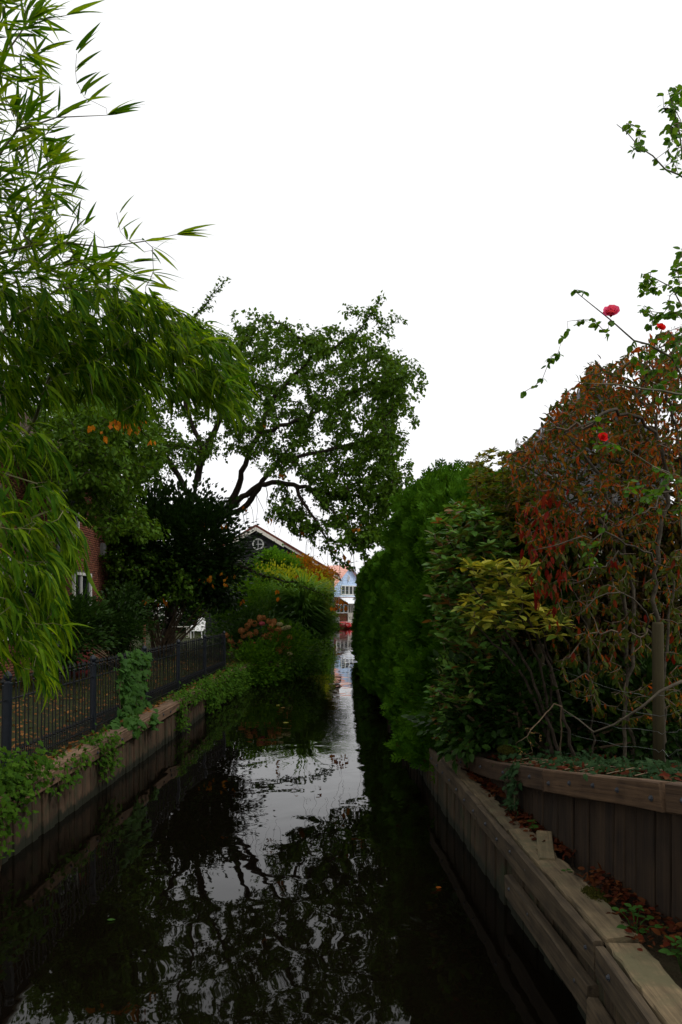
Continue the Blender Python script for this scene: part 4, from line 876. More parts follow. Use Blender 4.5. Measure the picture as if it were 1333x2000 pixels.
S.grow(pick, .12, .08, .06, .015)
S.grow(T, .18, .10, .08, .02)
# long whips and hanging bare twigs
S.grow(np.array([tuple(P(u, v, y)) for u, v, y in ((762, 655, 25), (745, 585, 25), (440, 546, 27), (412, 600, 27.3), (518, 635, 27), (826, 745, 24.7), (788, 800, 25), (796, 842, 24.7), (556, 640, 26.8))]), .18, .1, 0, .015)
nl = len(S.twigs)
main, tw = S.tubes(.0065, 2.5, 8, 4)
Lp, Ld = S.leaf_spots(.95, .05, False, 2); tk = S.twigs; S.twigs = [q for q in S.limbs if S.rmin[q[-1]] < .021]; la, lb_ = S.leaf_spots(.38, .03, False, 3); S.twigs = tk
Lp, Ld = np.concatenate([Lp, la]), np.concatenate([Ld, lb_]); n = len(Lp); K = 3
d = Ld * .5 + rand_dirs(n) * .9 + np.array([0, 0, -.55]); foliage(ct, T_DIAW, np.repeat(Lp, K, 0) + rng.normal(0, .07, (K * n, 3)), np.repeat(d, K, 0) + rand_dirs(K * n) * .7, UP + .6 * rand_dirs(K * n), rng.uniform(.09, .165, K * n), M['cherry'], name='crown')
# bare hanging twigs below the crown
S2 = MB()
for (u, v, y) in ((560, 950, 26), (580, 960, 26), (600, 985, 25.6), (520, 950, 26.8), (620, 1010, 25.4), (640, 1050, 25), (660, 1070, 24.8), (500, 960, 27), (545, 948, 26.5), (690, 1080, 24.4), (610, 1000, 25.5), (485, 970, 27.2), (590, 970, 25.8), (475, 985, 27.4)):
    for q in range(2):
        a = P(u, v, y); L = random.uniform(.6, 2.2); p = [a]; x = random.uniform(-.25, .35)
        for k in range(1, 8): p.append(a + Vector((x * k / 7 * L + random.gauss(0, .035), random.gauss(0, .04), -L * (k / 7) ** 1.2)))
        S2.tube(p, [.012 - .009 * k / 7 for k in range(8)], 4)
trunk = main.build('trunk', M['bark'], ct, smooth=True); tw.build('branch', M['bark'], ct, 'stuff'); S2.build('hanging_twig', M['bark'], ct)
# orange leaves among the green
ol = []; random.seed(21)
for (u, v, y, k, s) in ((240, 825, 17.3, 24, 16), (225, 828, 17.3, 8, 8), (270, 820, 17.3, 7, 8), (178, 832, 17.3, 5, 4), (297, 862, 17.3, 4, 3), (205, 852, 17.3, 5, 5), (517, 830, 25.5, 4, 4), (553, 925, 25.5, 5, 5), (670, 1005, 24.3, 4, 4), (700, 1030, 24.3, 7, 9), (532, 1015, 26, 6, 6), (585, 1038, 25, 4, 4), (655, 1065, 24.6, 5, 6), (673, 1082, 24.4, 3, 3), (683, 1092, 24.3, 3, 3), (660, 1172, 24.9, 6, 8), (652, 1185, 24.9, 5, 6), (672, 1186, 24.9, 6, 6), (545, 1152, 25.5, 3, 3), (547, 1166, 25.5, 2, 2), (475, 1172, 26, 3, 3), (430, 1130, 25, 8, 12), (405, 1132, 25, 6, 8), (310, 1172, 24.8, 5, 10), (285, 1170, 24.8, 3, 4), (395, 1020, 26, 5, 10), (440, 1022, 26, 4, 6), (580, 1125, 25, 3, 4), (620, 1120, 25, 4, 6), (480, 990, 26, 4, 6)):
    for q in range(k): ol.append(tuple(P(u + random.gauss(0, s), v + random.gauss(0, s * .5), y + random.uniform(-.3, .3))))
ol = np.array(ol); n = len(ol)
foliage(ct, T_DIAW, ol, rand_dirs(n) * .6 + np.array([0, 0, -1.0]), rand_dirs(n), rng.uniform(.12, .2, n) * (.55 + .45 * np.minimum(1, ol[:, 1] / 24)), M['orange'], name='autumn_leaves')

# ------------------------------------------------------------------ bamboo arching in from the left bank
bb = empty('bamboo', (-3.75, 6.0, .76), 'large arching bamboo clump hanging over the canal in the left foreground', 'bamboo')
S = Skel(60000)
def culm(pts, r0): S.limb(pts, [r0 * (1 - .88 * i / (len(pts) - 1)) for i in range(len(pts))], None, .2, .008)
B0 = lambda: Vector((-3.75 + random.uniform(-.35, .3), 6.0 + random.uniform(-.5, .5), .7))
culm([B0(), P(30, 900, 6.3), P(120, 700, 6.3), P(240, 620, 6.4), P(360, 635, 6.5), P(445, 700, 6.6), P(470, 780, 6.6)], .017)
culm([B0(), P(-20, 900, 6.0), P(60, 680, 6.0), P(170, 590, 6.0), P(280, 600, 6.1), P(360, 680, 6.2), P(400, 760, 6.2)], .016)
culm([B0(), P(-60, 800, 5.6), P(30, 620, 5.6), P(120, 560, 5.6), P(220, 580, 5.7), P(290, 660, 5.8)], .015)
culm([B0(), P(-80, 700, 5.4), P(-20, 500, 5.3), P(60, 480, 5.2), P(200, 482, 5.2), P(345, 458, 5.2)], .013)
culm([B0(), P(-90, 700, 5.2), P(-30, 400, 5.0), P(30, 250, 4.9), P(110, 230, 4.9), P(210, 225, 4.9)], .013)
culm([B0(), P(-110, 600, 5.0), P(-50, 300, 4.9), P(0, 120, 4.8), P(60, 50, 4.8), P(130, 30, 4.8)], .013)
culm([B0(), P(-120, 500, 5.0), P(-60, 100, 4.8), P(-20, -60, 4.7), P(60, -90, 4.7)], .013)
culm([B0(), P(-60, 1000, 5.4), P(-10, 850, 5.3), P(60, 830, 5.3), P(110, 880, 5.3)], .011)
culm([B0(), P(-80, 1000, 5.1), P(-10, 920, 5.0), P(70, 950, 5.0), P(130, 1020, 5.0), P(165, 1090, 5.0)], .011)
culm([B0(), P(-80, 1080, 4.9), P(0, 1010, 4.8), P(60, 1080, 4.8), P(110, 1180, 4.8)], .011)
culm([B0(), P(-90, 1150, 4.7), P(-20, 1080, 4.6), P(40, 1150, 4.6), P(90, 1270, 4.6)], .010)
low = [(0, 560), (120, 545), (230, 545), (310, 575), (420, 640), (465, 690), (478, 780), (440, 800), (380, 760), (300, 770), (240, 800), (150, 760), (60, 800), (0, 800)]
T = [poly_points([(-900, 200), (-500, -100), (-60, -100), (-60, 1250), (-500, 1150), (-900, 900)], 520, 4.6, 7.5), poly_points(low, 620, 5.4, 7.0), poly_points([(-40, 560), (200, 550), (300, 600), (300, 740), (150, 770), (-40, 800)], 240, 5.2, 6.6),
     poly_points([(300, 610), (440, 660), (478, 740), (470, 800), (420, 790), (330, 740)], 170, 5.9, 7.0),
     poly_points([(-40, 420), (100, 460), (200, 520), (260, 560), (-40, 580)], 220, 4.8, 6.0),
     poly_points([(-40, 300), (60, 280), (120, 300), (120, 420), (-40, 440)], 150, 4.6, 5.6),
     poly_points([(-60, -60), (60, -60), (90, 30), (80, 180), (110, 270), (-60, 320)], 130, 4.4, 5.4),
     poly_points([(100, 460), (270, 455), (320, 480), (250, 550), (120, 530)], 22, 4.9, 5.6),
     poly_points([(-40, 820), (60, 815), (110, 870), (90, 900), (-40, 900)], 70, 4.9, 5.8),
     poly_points([(-40, 950), (90, 930), (150, 1010), (160, 1080), (100, 1100), (-40, 1040)], 130, 4.6, 5.6),
     poly_points([(-40, 1040), (100, 1080), (130, 1180), (110, 1290), (60, 1260), (-40, 1200)], 170, 4.3, 5.3),
     poly_points([(-40, 1180), (60, 1230), (95, 1310), (60, 1320), (-40, 1250)], 40, 4.2, 5.0)]
special = [tuple(P(u, v, y)) for u, v, y in ((215, 222, 4.9), (150, 105, 4.8), (128, 62, 4.8), (140, 378, 4.9), (228, 415, 5.0), (340, 463, 5.2), (285, 560, 5.4), (165, 190, 4.8), (160, 440, 5.0), (300, 465, 5.2), (250, 470, 5.1), (150, 160, 4.8), (300, 530, 5.3), (85, 20, 4.8), (140, 350, 4.9))]
S.grow(np.array(special), .08, .12, 0, .004)
nspecial = len(S.twigs)
S.grow(np.concatenate(T), .12, .14, .10, .008)
main, tw = S.tubes(.0017, 2.6, 6, 3)
main.build('culm', M['bamboo_stem'], bb, smooth=True); tw.build('twig', M['bamboo_stem'], bb, 'stuff')
L, D, G, Sz = [], [], [], []
for ti, idx in enumerate(S.twigs):
    p = S.p[idx]; e_ = p[-1]; td = (p[-1] - p[-2]); td /= max(np.linalg.norm(td), 1e-6)
    u = VPX + F * e_[0] / e_[1]; v = VPY - F * (e_[2] - H) / e_[1]
    upper = v < 560; k = random.randint(3, 6) if (upper or ti < nspecial) else random.randint(7, 10)
    droop = .02 if upper else (-.42 if v < 820 else -.75)
    outd = np.array([.95, -.1, .30 if upper else -.05])
    for j in range(k):
        a = random.random() ** 1.5; i = max(0, len(p) - 1 - int(a * min(6, len(p) - 1)))
        L.append(p[i] + rng.normal(0, .01, 3)); dd_ = td * (.7 if upper else .35) + outd * .8 + rng.normal(0, .36 if upper else .30, 3) * np.array([1, 1, .8]) + np.array([0, 0, droop]); D.append(dd_)
        Sz.append((random.uniform(.13, .25) if upper else random.uniform(.12, .22)) * (e_[1] / 5.6) ** .5); G.append(1 if upper else 0)
    if not upper:           # leaves along the twig as well
        for q in range(max(1, len(p) // 3)):
            i = random.randrange(len(p)); L.append(p[i]); D.append(outd * .6 + rng.normal(0, .5, 3) + np.array([0, 0, droop])); Sz.append(random.uniform(.10, .17)); G.append(0)
for idx in S.limbs:
    p = S.p[idx]; v = VPY - F * (p[-1][2] - H) / p[-1][1]; upper = v < 560
    for j in range(26 if upper else 14):
        i = len(p) - 1 - int(random.random() ** 1.3 * min(9, len(p) - 2)); td = p[i] - p[i - 1]; td /= np.linalg.norm(td)
        L.append(p[i]); D.append(td * 1.2 + np.array([.15, -.1, .12 if upper else -.5]) + rng.normal(0, .30, 3)); Sz.append(random.uniform(.17, .27)); G.append(1 if upper else 0)
L, D, G, Sz = np.array(L), np.array(D), np.array(G), np.array(Sz)
k = G == 1; n1, n2 = k.sum(), (~k).sum()
foliage(bb, T_BAM, L[k], D[k], UP + .6 * rand_dirs(n1), Sz[k], M['bamboo'], 170)
foliage(bb, T_BAM2, L[~k], D[~k], UP + .6 * rand_dirs(n2), Sz[~k] * 1.05, M['bamboo'], 130)

# ------------------------------------------------------------------ hedges on the right
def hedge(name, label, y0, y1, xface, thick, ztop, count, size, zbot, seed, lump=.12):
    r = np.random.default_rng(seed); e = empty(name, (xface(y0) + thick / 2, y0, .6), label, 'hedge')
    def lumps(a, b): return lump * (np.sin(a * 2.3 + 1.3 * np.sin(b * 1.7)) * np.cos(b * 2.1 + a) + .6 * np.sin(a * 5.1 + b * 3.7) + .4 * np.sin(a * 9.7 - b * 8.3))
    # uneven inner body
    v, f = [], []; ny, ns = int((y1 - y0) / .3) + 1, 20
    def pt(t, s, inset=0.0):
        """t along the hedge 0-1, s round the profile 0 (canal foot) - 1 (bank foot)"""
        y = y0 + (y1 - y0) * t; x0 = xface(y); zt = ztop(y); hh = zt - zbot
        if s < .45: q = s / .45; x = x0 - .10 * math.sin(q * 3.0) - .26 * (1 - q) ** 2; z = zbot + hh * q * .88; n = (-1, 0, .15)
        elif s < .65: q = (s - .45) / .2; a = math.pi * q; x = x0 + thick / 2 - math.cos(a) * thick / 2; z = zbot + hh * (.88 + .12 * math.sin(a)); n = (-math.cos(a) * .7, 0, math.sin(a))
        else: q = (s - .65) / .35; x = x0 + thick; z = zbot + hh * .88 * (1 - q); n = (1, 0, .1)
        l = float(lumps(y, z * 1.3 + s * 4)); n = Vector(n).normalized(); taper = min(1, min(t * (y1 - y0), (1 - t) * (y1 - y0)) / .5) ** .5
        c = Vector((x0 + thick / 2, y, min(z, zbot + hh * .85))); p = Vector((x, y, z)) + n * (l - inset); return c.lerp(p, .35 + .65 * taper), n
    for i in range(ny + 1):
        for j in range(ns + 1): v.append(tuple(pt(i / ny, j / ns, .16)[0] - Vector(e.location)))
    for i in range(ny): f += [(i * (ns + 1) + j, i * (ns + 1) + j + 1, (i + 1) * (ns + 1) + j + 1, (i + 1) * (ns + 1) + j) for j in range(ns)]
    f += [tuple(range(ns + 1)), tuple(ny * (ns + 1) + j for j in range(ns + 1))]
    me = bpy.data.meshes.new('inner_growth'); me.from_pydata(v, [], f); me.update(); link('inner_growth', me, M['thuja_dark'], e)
    loc, dr = [], []
    for i in range(count):
        t = r.random(); s = r.random() * .72
        if r.random() < .16: t = r.random() * .05                      # the near end face
        p, n = pt(t, s, r.uniform(.0, .16)); end = Vector((0, -1 if t < .06 else 0, 0))
        loc.append(tuple(p)); dr.append(tuple(n * .8 + end * .8 + Vector((0, 0, .75)) + Vector(r.normal(0, .35, 3))))
    # near end
    x0, zt = xface(y0), ztop(y0)
    for i in range(count // 5):
        q = Vector((x0 + thick * r.random(), y0 + .25 * r.random(), zbot + (zt - zbot) * .95 * r.random())); q.y += float(lumps(q.x * 1.2, q.z)) * .8
        loc.append(tuple(q)); dr.append((r.normal(0, .4), -.9, .7 + r.normal(0, .3)))
    for i in range(count // 22):
        t = r.random(); p, n_ = pt(t, r.uniform(.40, .66), -.04); loc.append(tuple(p)); dr.append((r.normal(0, .25), r.normal(0, .25), 1.2))
    dl, dd2 = loc[::97], dr[::97]; foliage(e, T_SPRAY, np.array(dl), np.array(dd2), UP * .3 + rand_dirs(len(dl)), size * r.uniform(.5, 1.0, len(dl)), M['rusty_dry'], name='dead_sprays')
    n = len(loc); foliage(e, T_SPRAY, np.array(loc), np.array(dr), UP * .3 + rand_dirs(n), size * r.uniform(.6, 1.3, n), M['thuja'])
    return e
hx1 = lambda y: float(np.interp(y, [9.4, 11, 14, 18.5], [1.30, 1.20, 1.16, 1.14]))
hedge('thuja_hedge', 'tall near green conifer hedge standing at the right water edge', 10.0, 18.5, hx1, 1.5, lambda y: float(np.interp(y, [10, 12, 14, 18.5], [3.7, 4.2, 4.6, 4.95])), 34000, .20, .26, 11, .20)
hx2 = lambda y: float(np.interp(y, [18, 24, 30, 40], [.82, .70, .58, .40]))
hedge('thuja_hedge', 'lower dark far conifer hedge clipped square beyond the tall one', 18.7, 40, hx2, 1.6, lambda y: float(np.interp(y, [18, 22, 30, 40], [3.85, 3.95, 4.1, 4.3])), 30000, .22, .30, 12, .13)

# ------------------------------------------------------------------ shrub bed on the right
# evergreen screen behind
blob_shrub('laurel_screen', 'dark evergreen laurel screen behind the wooden stakes', 'shrub', [((3.2, 11.6, 1.7), (1.2, .7, 1.2)), ((4.6, 11.4, 2.0), (1.2, .8, 1.5)), ((6.0, 11.8, 2.2), (1.2, .8, 1.6)), ((2.3, 11.4, 1.6), (.7, .5, 1.1))], T_DIAW, .13, 30000, M['laurel'], (4.2, 11.5, .62), 160)
blob_shrub('bramble_thicket', 'brown olive thicket filling the space behind the withered shrub', 'shrub', [(P(1210, 960, 10.2), (1.0, .5, 1.0)), (P(1310, 930, 10.2), (1.0, .5, 1.2)), (P(1110, 1010, 10.1), (.8, .5, .8)), (P(1190, 1150, 10.1), (1.2, .5, .9)), (P(1330, 1150, 10.1), (1.0, .5, 1.1)), (P(1230, 1330, 10), (1.3, .5, .7)), (P(1080, 1300, 9.9), (.7, .4, .7))], T_OVALN, .11, 15000, M['thicket'], (3.5, 10.2, .62), 170)
blob_shrub('low_laurel', 'very dark low evergreen growth behind the left stake at the hedge foot', 'shrub', [(P(930, 1380, 8.9), (.45, .35, .45)), (P(1010, 1370, 8.8), (.4, .3, .5)), (P(1090, 1400, 9.3), (.5, .3, .45)), (P(1180, 1400, 9.0), (.6, .3, .45)), (P(1290, 1390, 8.8), (.6, .3, .5))], T_OVAL, .11, 6500, M['laurel'], (2.3, 9.2, .7), 90)
ph = empty('photinia', (1.95, 9.3, .7), 'glossy green photinia shrub with pale upper leaves before the hedge', 'shrub')
S = Skel(30000)
for (u, v, y) in ((880, 1060, 9.0), (930, 950, 9.3), (970, 1010, 9.2), (900, 1180, 8.9), (950, 1280, 8.8), (980, 890, 9.5), (880, 1330, 9.0)):
    b = Vector(ph.location) + Vector((random.uniform(-.2, .2), random.uniform(-.2, .2), -.05)); t = P(u, v, y)
    S.limb([b, b.lerp(t, .5) + Vector((random.uniform(-.1, .1), 0, .1)), t], [.022, .014, .006], None, .15, .01)
T = np.concatenate([poly_points([(850, 1010), (900, 985), (960, 1000), (1000, 1060), (1000, 1200), (960, 1380), (880, 1400), (860, 1300), (840, 1180), (845, 1080)], 620, 8.5, 9.7), poly_points([(830, 1300), (980, 1250), (1040, 1330), (1020, 1460), (860, 1450)], 260, 8.8, 9.7)])
S.grow(T, .1, .12, 0, .008); nlow = len(S.twigs)
S.grow(poly_points([(915, 905), (960, 880), (1010, 890), (1050, 960), (1040, 1060), (980, 1030), (925, 990)], 300, 9.0, 10.2), .1, .12, 0, .008)
main, tw = S.tubes(.0025, 2.5, 6, 3); main.build('stem', M['bark'], ph); tw.build('branch', M['twig'], ph, 'stuff')
tws = S.twigs
def rosette(twigs, k0, k1, back=3):
    L, D = [], []
    for idx in twigs:
        p = S.p[idx]; td = (p[-1] - p[-2]); td /= max(np.linalg.norm(td), 1e-6); td = td * .5 + UP * .5
        for j in range(random.randint(k0, k1)):
            a = j * 2.4 + random.random(); o = np.array([math.cos(a), math.sin(a), 0]); q = p[max(0, len(p) - 1 - int(random.random() ** 2 * back))]
            L.append(q); D.append(td * random.uniform(.2, .9) + o * random.uniform(.6, 1.0) + rng.normal(0, .2, 3))
    return np.array(L), np.array(D)
L, D = rosette(tws[:nlow], 9, 13); n = len(L); foliage(ph, T_OVAL, L, D, UP + .5 * rand_dirs(n), rng.uniform(.08, .14, n), M['photinia'], 190)
L, D = rosette(tws[nlow:], 9, 13); n = len(L); foliage(ph, T_OVAL, L, D, UP + .5 * rand_dirs(n), rng.uniform(.06, .10, n), M['photinia_top'], 70, 'upper_foliage')
rh = empty('rhododendron', (2.15, 8.4, .8), 'yellow green rhododendron leaves catching the light before the dark hedge', 'shrub')
S = Skel(20000)
for (u, v, y) in ((920, 1140, 7.9), (980, 1120, 8.0), (930, 1220, 7.9), (1010, 1190, 8.0), (1060, 1230, 8.0)):
    b = Vector(rh.location) + Vector((random.uniform(-.1, .2), random.uniform(-.2, .2), -.05)); t = P(u, v, y)
    S.limb([b, b.lerp(t, .5) + Vector((.1, .1, .15)), t], [.02, .014, .006], None, .12, .01)
S.grow(np.concatenate([poly_points([(905, 1100), (960, 1105), (1030, 1085), (1050, 1140), (1000, 1180), (960, 1230), (905, 1220), (890, 1190), (930, 1150)], 130, 7.7, 8.4), poly_points([(960, 1160), (1040, 1170), (1100, 1215), (1090, 1245), (1030, 1240), (970, 1220)], 60, 7.7, 8.3)]), .08, .12, 0, .006)
main, tw = S.tubes(.0028, 2.5, 6, 3); main.build('stem', M['bark'], rh); tw.build('branch', M['twig'], rh, 'stuff')
L, D = rosette(S.twigs, 6, 9, 2); n = len(L); foliage(rh, T_OVAL, L, D, UP + .4 * rand_dirs(n), rng.uniform(.10, .165, n), M['rhodo'], 260)

# withered shrub
ws = empty('withered_shrub', (2.95, 8.3, .85), 'withered red brown shrub with tangled bare branches above the timber wall', 'shrub')
S = Skel(60000)
stems = [([(1215, 1470, 8.2), (1225, 1350, 8.2), (1240, 1200, 8.2), (1225, 1080, 8.1), (1180, 950, 8.1), (1120, 860, 8.0), (1080, 820, 8.0)], .028),
         ([(1290, 1480, 7.8), (1285, 1250, 7.8), (1280, 1100, 7.8), (1300, 960, 7.8), (1290, 850, 7.8), (1240, 760, 7.8)], .034),
         ([(1290, 1480, 7.9), (1310, 1200, 7.9), (1330, 1080, 7.9), (1370, 950, 7.9)], .025),
         ([(1235, 1470, 8.6), (1215, 1150, 8.6), (1160, 1000, 8.6), (1060, 930, 8.6), (1010, 900, 8.7)], .022),
         ([(1160, 1460, 8.6), (1150, 1250, 8.6), (1100, 1100, 8.5), (1030, 1010, 8.4)], .018),
         ([(1380, 1480, 8.3), (1370, 1200, 8.3), (1330, 900, 8.3), (1300, 760, 8.3), (1260, 700, 8.3)], .024)]
for pts_, r0 in stems:
    pp = [P(*q) for q in pts_]; pp[0].z = uz(pp[0].y) - .06; S.limb(pp, [.75 * r0 * (1 - .8 * i / (len(pp) - 1)) for i in range(len(pp))], None, .12, .018)
for pts_, r0 in (([(1280, 1100, 7.8), (1200, 1050, 7.4), (1120, 1060, 7.2), (1040, 1075, 7.1)], .011), ([(1225, 1080, 8.1), (1180, 1100, 7.5), (1110, 1140, 7.3)], .009), ([(1290, 850, 7.8), (1200, 800, 7.4), (1150, 830, 7.2), (1100, 850, 7.2)], .012),
                 ([(1300, 960, 7.8), (1260, 1000, 7.2), (1180, 1030, 7.0)], .009), ([(1285, 1250, 7.8), (1250, 1180, 7.3), (1190, 1160, 7.1), (1130, 1200, 7.0)], .010)):
    S.limb([P(*q) for q in pts_], [r0 * (1 - .7 * i / (len(pts_) - 1)) for i in range(len(pts_))], 1, .1, .02)
outer = [(1000, 900), (1060, 840), (1090, 790), (1150, 730), (1210, 700), (1290, 700), (1370, 690), (1370, 1000), (1250, 1060), (1130, 1060), (1040, 1080), (1000, 1010)]
S.grow(np.concatenate([poly_points(outer, 1500, 7.3, 9.5), poly_points([(1180, 720), (1260, 660), (1345, 630), (1345, 760), (1200, 790)], 220, 7.2, 8.8), poly_points([(985, 915), (1000, 880), (1060, 830), (1090, 780), (1150, 715), (1180, 700), (1180, 760), (1080, 860), (1010, 930)], 260, 7.3, 9.0)]), .09, .08, 0, .014); n_out = len(S.twigs)
S.grow(poly_points([(1000, 1030), (1100, 1030), (1330, 1050), (1370, 1200), (1370, 1420), (1150, 1400), (1080, 1300), (1060, 1180)], 620, 7.3, 9.2), .09, .05, .05, .016); n_low = len(S.twigs)
main, tw = S.tubes(.0032, 2.6, 7, 4); main.build('stem', M['palebark'], ws, smooth=True); tw.build('branch', M['greytwig'], ws, 'stuff')
allt = S.twigs
def hang_leaves(twigs, frac, gap, keep):
    S.twigs = twigs; a, b = S.leaf_spots(frac, gap); k = rng.random(len(a)) < keep; S.twigs = allt; return a[k], b[k]
L, D = hang_leaves(allt[:n_out], .75, .024, .85); n = len(L)
foliage(ws, T_OVALN, L, D * .4 + rand_dirs(n) * .6 + np.array([0, 0, -.55]), rand_dirs(n) + .3 * UP, rng.uniform(.04, .085, n), M['redleaf'], 150)
L, D = hang_leaves(allt[:n_out], .8, .024, .75); n = len(L)
foliage(ws, T_OVALN, L, D * .5 + rand_dirs(n) * .7, rand_dirs(n) + .5 * UP, rng.uniform(.05, .085, n), M['olive'], 40, 'olive_foliage')
L, D = hang_leaves(allt[n_out:n_low], .8, .035, .5); n = len(L)
foliage(ws, T_OVALN, L, D * .3 + rand_dirs(n) * .5 + np.array([0, 0, -.7]), rand_dirs(n) + .2 * UP, rng.uniform(.04, .085, n), M['redleaf'], 30, 'lower_withered_foliage')
L, D = hang_leaves(allt[n_out:n_low], .8, .025, .9); n = len(L)
foliage(ws, T_OVALN, L, D * .3 + rand_dirs(n) * .5 + np.array([0, 0, -.7]), rand_dirs(n) + .2 * UP, rng.uniform(.06, .11, n), M['olive'], 60, 'lower_foliage')
rl = np.concatenate([poly_points([(1000, 980), (1110, 940), (1120, 1120), (1090, 1230), (1050, 1200), (1010, 1060)], 150, 7.2, 8.0), poly_points([(1100, 1060), (1333, 1050), (1320, 1300), (1120, 1280)], 40, 7.2, 8.4)])
n = len(rl); foliage(ws, T_OVALN, rl, rand_dirs(n) * .35 + np.array([0, 0, -1.0]), rand_dirs(n), rng.uniform(.06, .12, n), M['redbright'], 60, 'hanging_red_leaves')

# rose with long canes
rs = empty('rose_bush', (3.05, 6.9, 1.0), 'tall climbing rose with pink and red blooms above the withered shrub', 'rose')
S = Skel(20000)
canes = [([(1345, 1475, 6.9), (1360, 1100, 6.8), (1350, 800, 6.6), (1310, 700, 6.4), (1240, 665, 6.2), (1194, 625, 6.0), (1150, 590, 6.0), (1125, 570, 6.0)], .013),
         ([(1365, 1475, 7.0), (1400, 1000, 6.8), (1390, 700, 6.6), (1345, 620, 6.4), (1310, 560, 6.3), (1262, 535, 6.3)], .013),
         ([(1380, 1475, 7.0), (1430, 900, 6.8), (1420, 500, 6.5), (1370, 380, 6.3), (1300, 330, 6.2), (1250, 285, 6.2), (1205, 243, 6.2)], .014),
         ([(1380, 1475, 7.0), (1410, 900, 7.0), (1390, 600, 6.9), (1350, 400, 6.6), (1325, 260, 6.5), (1305, 175, 6.5)], .013),
         ([(1360, 1475, 6.9), (1400, 900, 6.6), (1370, 790, 6.3), (1290, 765, 6.1), (1200, 752, 6.0), (1140, 748, 5.9)], .016),
         ([(1345, 1475, 6.9), (1330, 1000, 6.6), (1260, 900, 6.3), (1200, 870, 6.2), (1176, 860, 6.1)], .008)]
for pts_, r0 in canes:
    pp = [P(*q) for q in pts_]; pp[0].z = uz(pp[0].y) - .06; S.limb(pp, [r0 * (1 - .85 * i / (len(pp) - 1)) for i in range(len(pp))], None, .12, .006)
RT = [poly_points([(1205, 250), (1230, 240), (1270, 280), (1320, 310), (1320, 345), (1270, 330), (1235, 300)], 22, 6.0, 6.4), poly_points([(1295, 170), (1340, 165), (1340, 330), (1310, 290), (1290, 230)], 60, 6.2, 6.8),
      poly_points([(1250, 540), (1275, 530), (1300, 600), (1330, 480), (1345, 520), (1345, 690), (1270, 660), (1255, 600)], 120, 6.1, 6.7), poly_points([(1105, 560), (1145, 560), (1150, 580), (1110, 590)], 7, 5.9, 6.1),
      poly_points([(1150, 620), (1230, 640), (1220, 660), (1160, 640)], 8, 5.9, 6.2), poly_points([(1230, 660), (1345, 690), (1345, 800), (1280, 790), (1240, 720)], 30, 6.0, 6.8), poly_points([(1150, 810), (1205, 815), (1215, 880), (1160, 890)], 12, 6.0, 6.3),
      poly_points([(1200, 900), (1345, 880), (1345, 1010), (1240, 1000)], 26, 6.2, 6.9), poly_points([(1140, 1050), (1200, 1060), (1200, 1130), (1150, 1140)], 5, 6.6, 7.0)]
S.grow(np.concatenate(RT), .06, .05, 0, .005)
S.grow(np.array([tuple(P(u, v, y)) for u, v, y in ((1090, 690, 6.1), (1135, 650, 6.1), (1130, 630, 6.1), (1025, 765, 6.3), (1075, 700, 6.2), (1140, 625, 6.0), (1060, 740, 6.3))]), .06, .05, .0, .012)
main, tw = S.tubes(.0026, 2.6, 6, 3); main.build('cane', plain_mat('rose_cane', (.07, .065, .035), .7), rs, smooth=True); tw.build('shoot', M['twig'], rs, 'stuff')
L, D = [], []
for idx in S.twigs[:len(np.concatenate(RT))]:
    p = S.p[idx]; td = p[-1] - p[-2]; td = td / max(np.linalg.norm(td), 1e-6); sd_ = np.cross(td, UP); sd_ /= max(np.linalg.norm(sd_), 1e-6)
    for q in range(3):        # five leaflets on a stalk
        b = p[max(0, len(p) - 1 - q)]
        for s in ((-1, 1) if q else (0, -1, 1)): L.append(b + rng.normal(0, .006, 3)); D.append(td * .6 + sd_ * s * .9 + np.array([0, 0, -.35]) + rng.normal(0, .25, 3))
L, D = np.array(L), np.array(D); n = len(L); foliage(rs, T_OVALR, L, D, UP + .7 * rand_dirs(n), rng.uniform(.045, .075, n), M['rose'], 290)
def petal_mesh():
    v, f = [], []; nx, ny_ = 4, 4
    for j in range(ny_ + 1):
        t = j / ny_; w = .55 * math.sin(math.pi * (.12 + .72 * t)) ** .8
        for i in range(nx + 1): s = 2 * i / nx - 1; v.append((s * w, t, .30 * t * t * (1 - .2 * s * s) + .18 * s * s * w - (.22 * max(0, t - .75) * 2)))
    for j in range(ny_): f += [(j * 5 + i, j * 5 + i + 1, j * 5 + i + 6, j * 5 + i + 5) for i in range(nx)]
    me = bpy.data.meshes.new('petal'); me.from_pydata(v, [], f); me.update(); me.shade_smooth(); return me
for (u, v, y, s, mk, tilt) in ((1194, 612, 5.98, .060, 'petal', (R(55), R(-20), 0)), (1291, 640, 6.15, .034, 'petal_red', (R(60), R(25), 0)), (1178, 855, 6.05, .034, 'petal_red', (R(70), R(-10), 0))):
    me = petal_mesh(); me.materials.append(M[mk])
    cm = MB(); cm.lathe((0, 0, -.25), [(.05, -.35), (.12, -.2), (.28, 0), (.24, .12), (.05, .2)], 8); fl_ = link('flower', cm.mesh('flower'), M['rose'], rs)
    fl_.location = P(u, v, y) - off(rs); fl_.rotation_euler = tilt; fl_.scale = (s, s, s); tag(fl_, 'pink open rose' if mk == 'petal' else 'small red rose')
    for ringi, (kn, el, sc) in enumerate(((7, 22, 1.15), (6, 45, 1.0), (5, 66, .8), (3, 80, .55))):
        for q in range(kn):
            o = link('petal', me, None, fl_); a = 2 * math.pi * q / kn + ringi * .5 + random.uniform(-.15, .15)
            o.matrix_basis = Matrix.Rotation(a, 4, 'Z') @ Matrix.Translation((0, .06, -.2 + .06 * ringi)) @ Matrix.Rotation(R(el + random.uniform(-8, 8)), 4, 'X') @ Matrix.Scale(sc * random.uniform(.9, 1.1), 4)

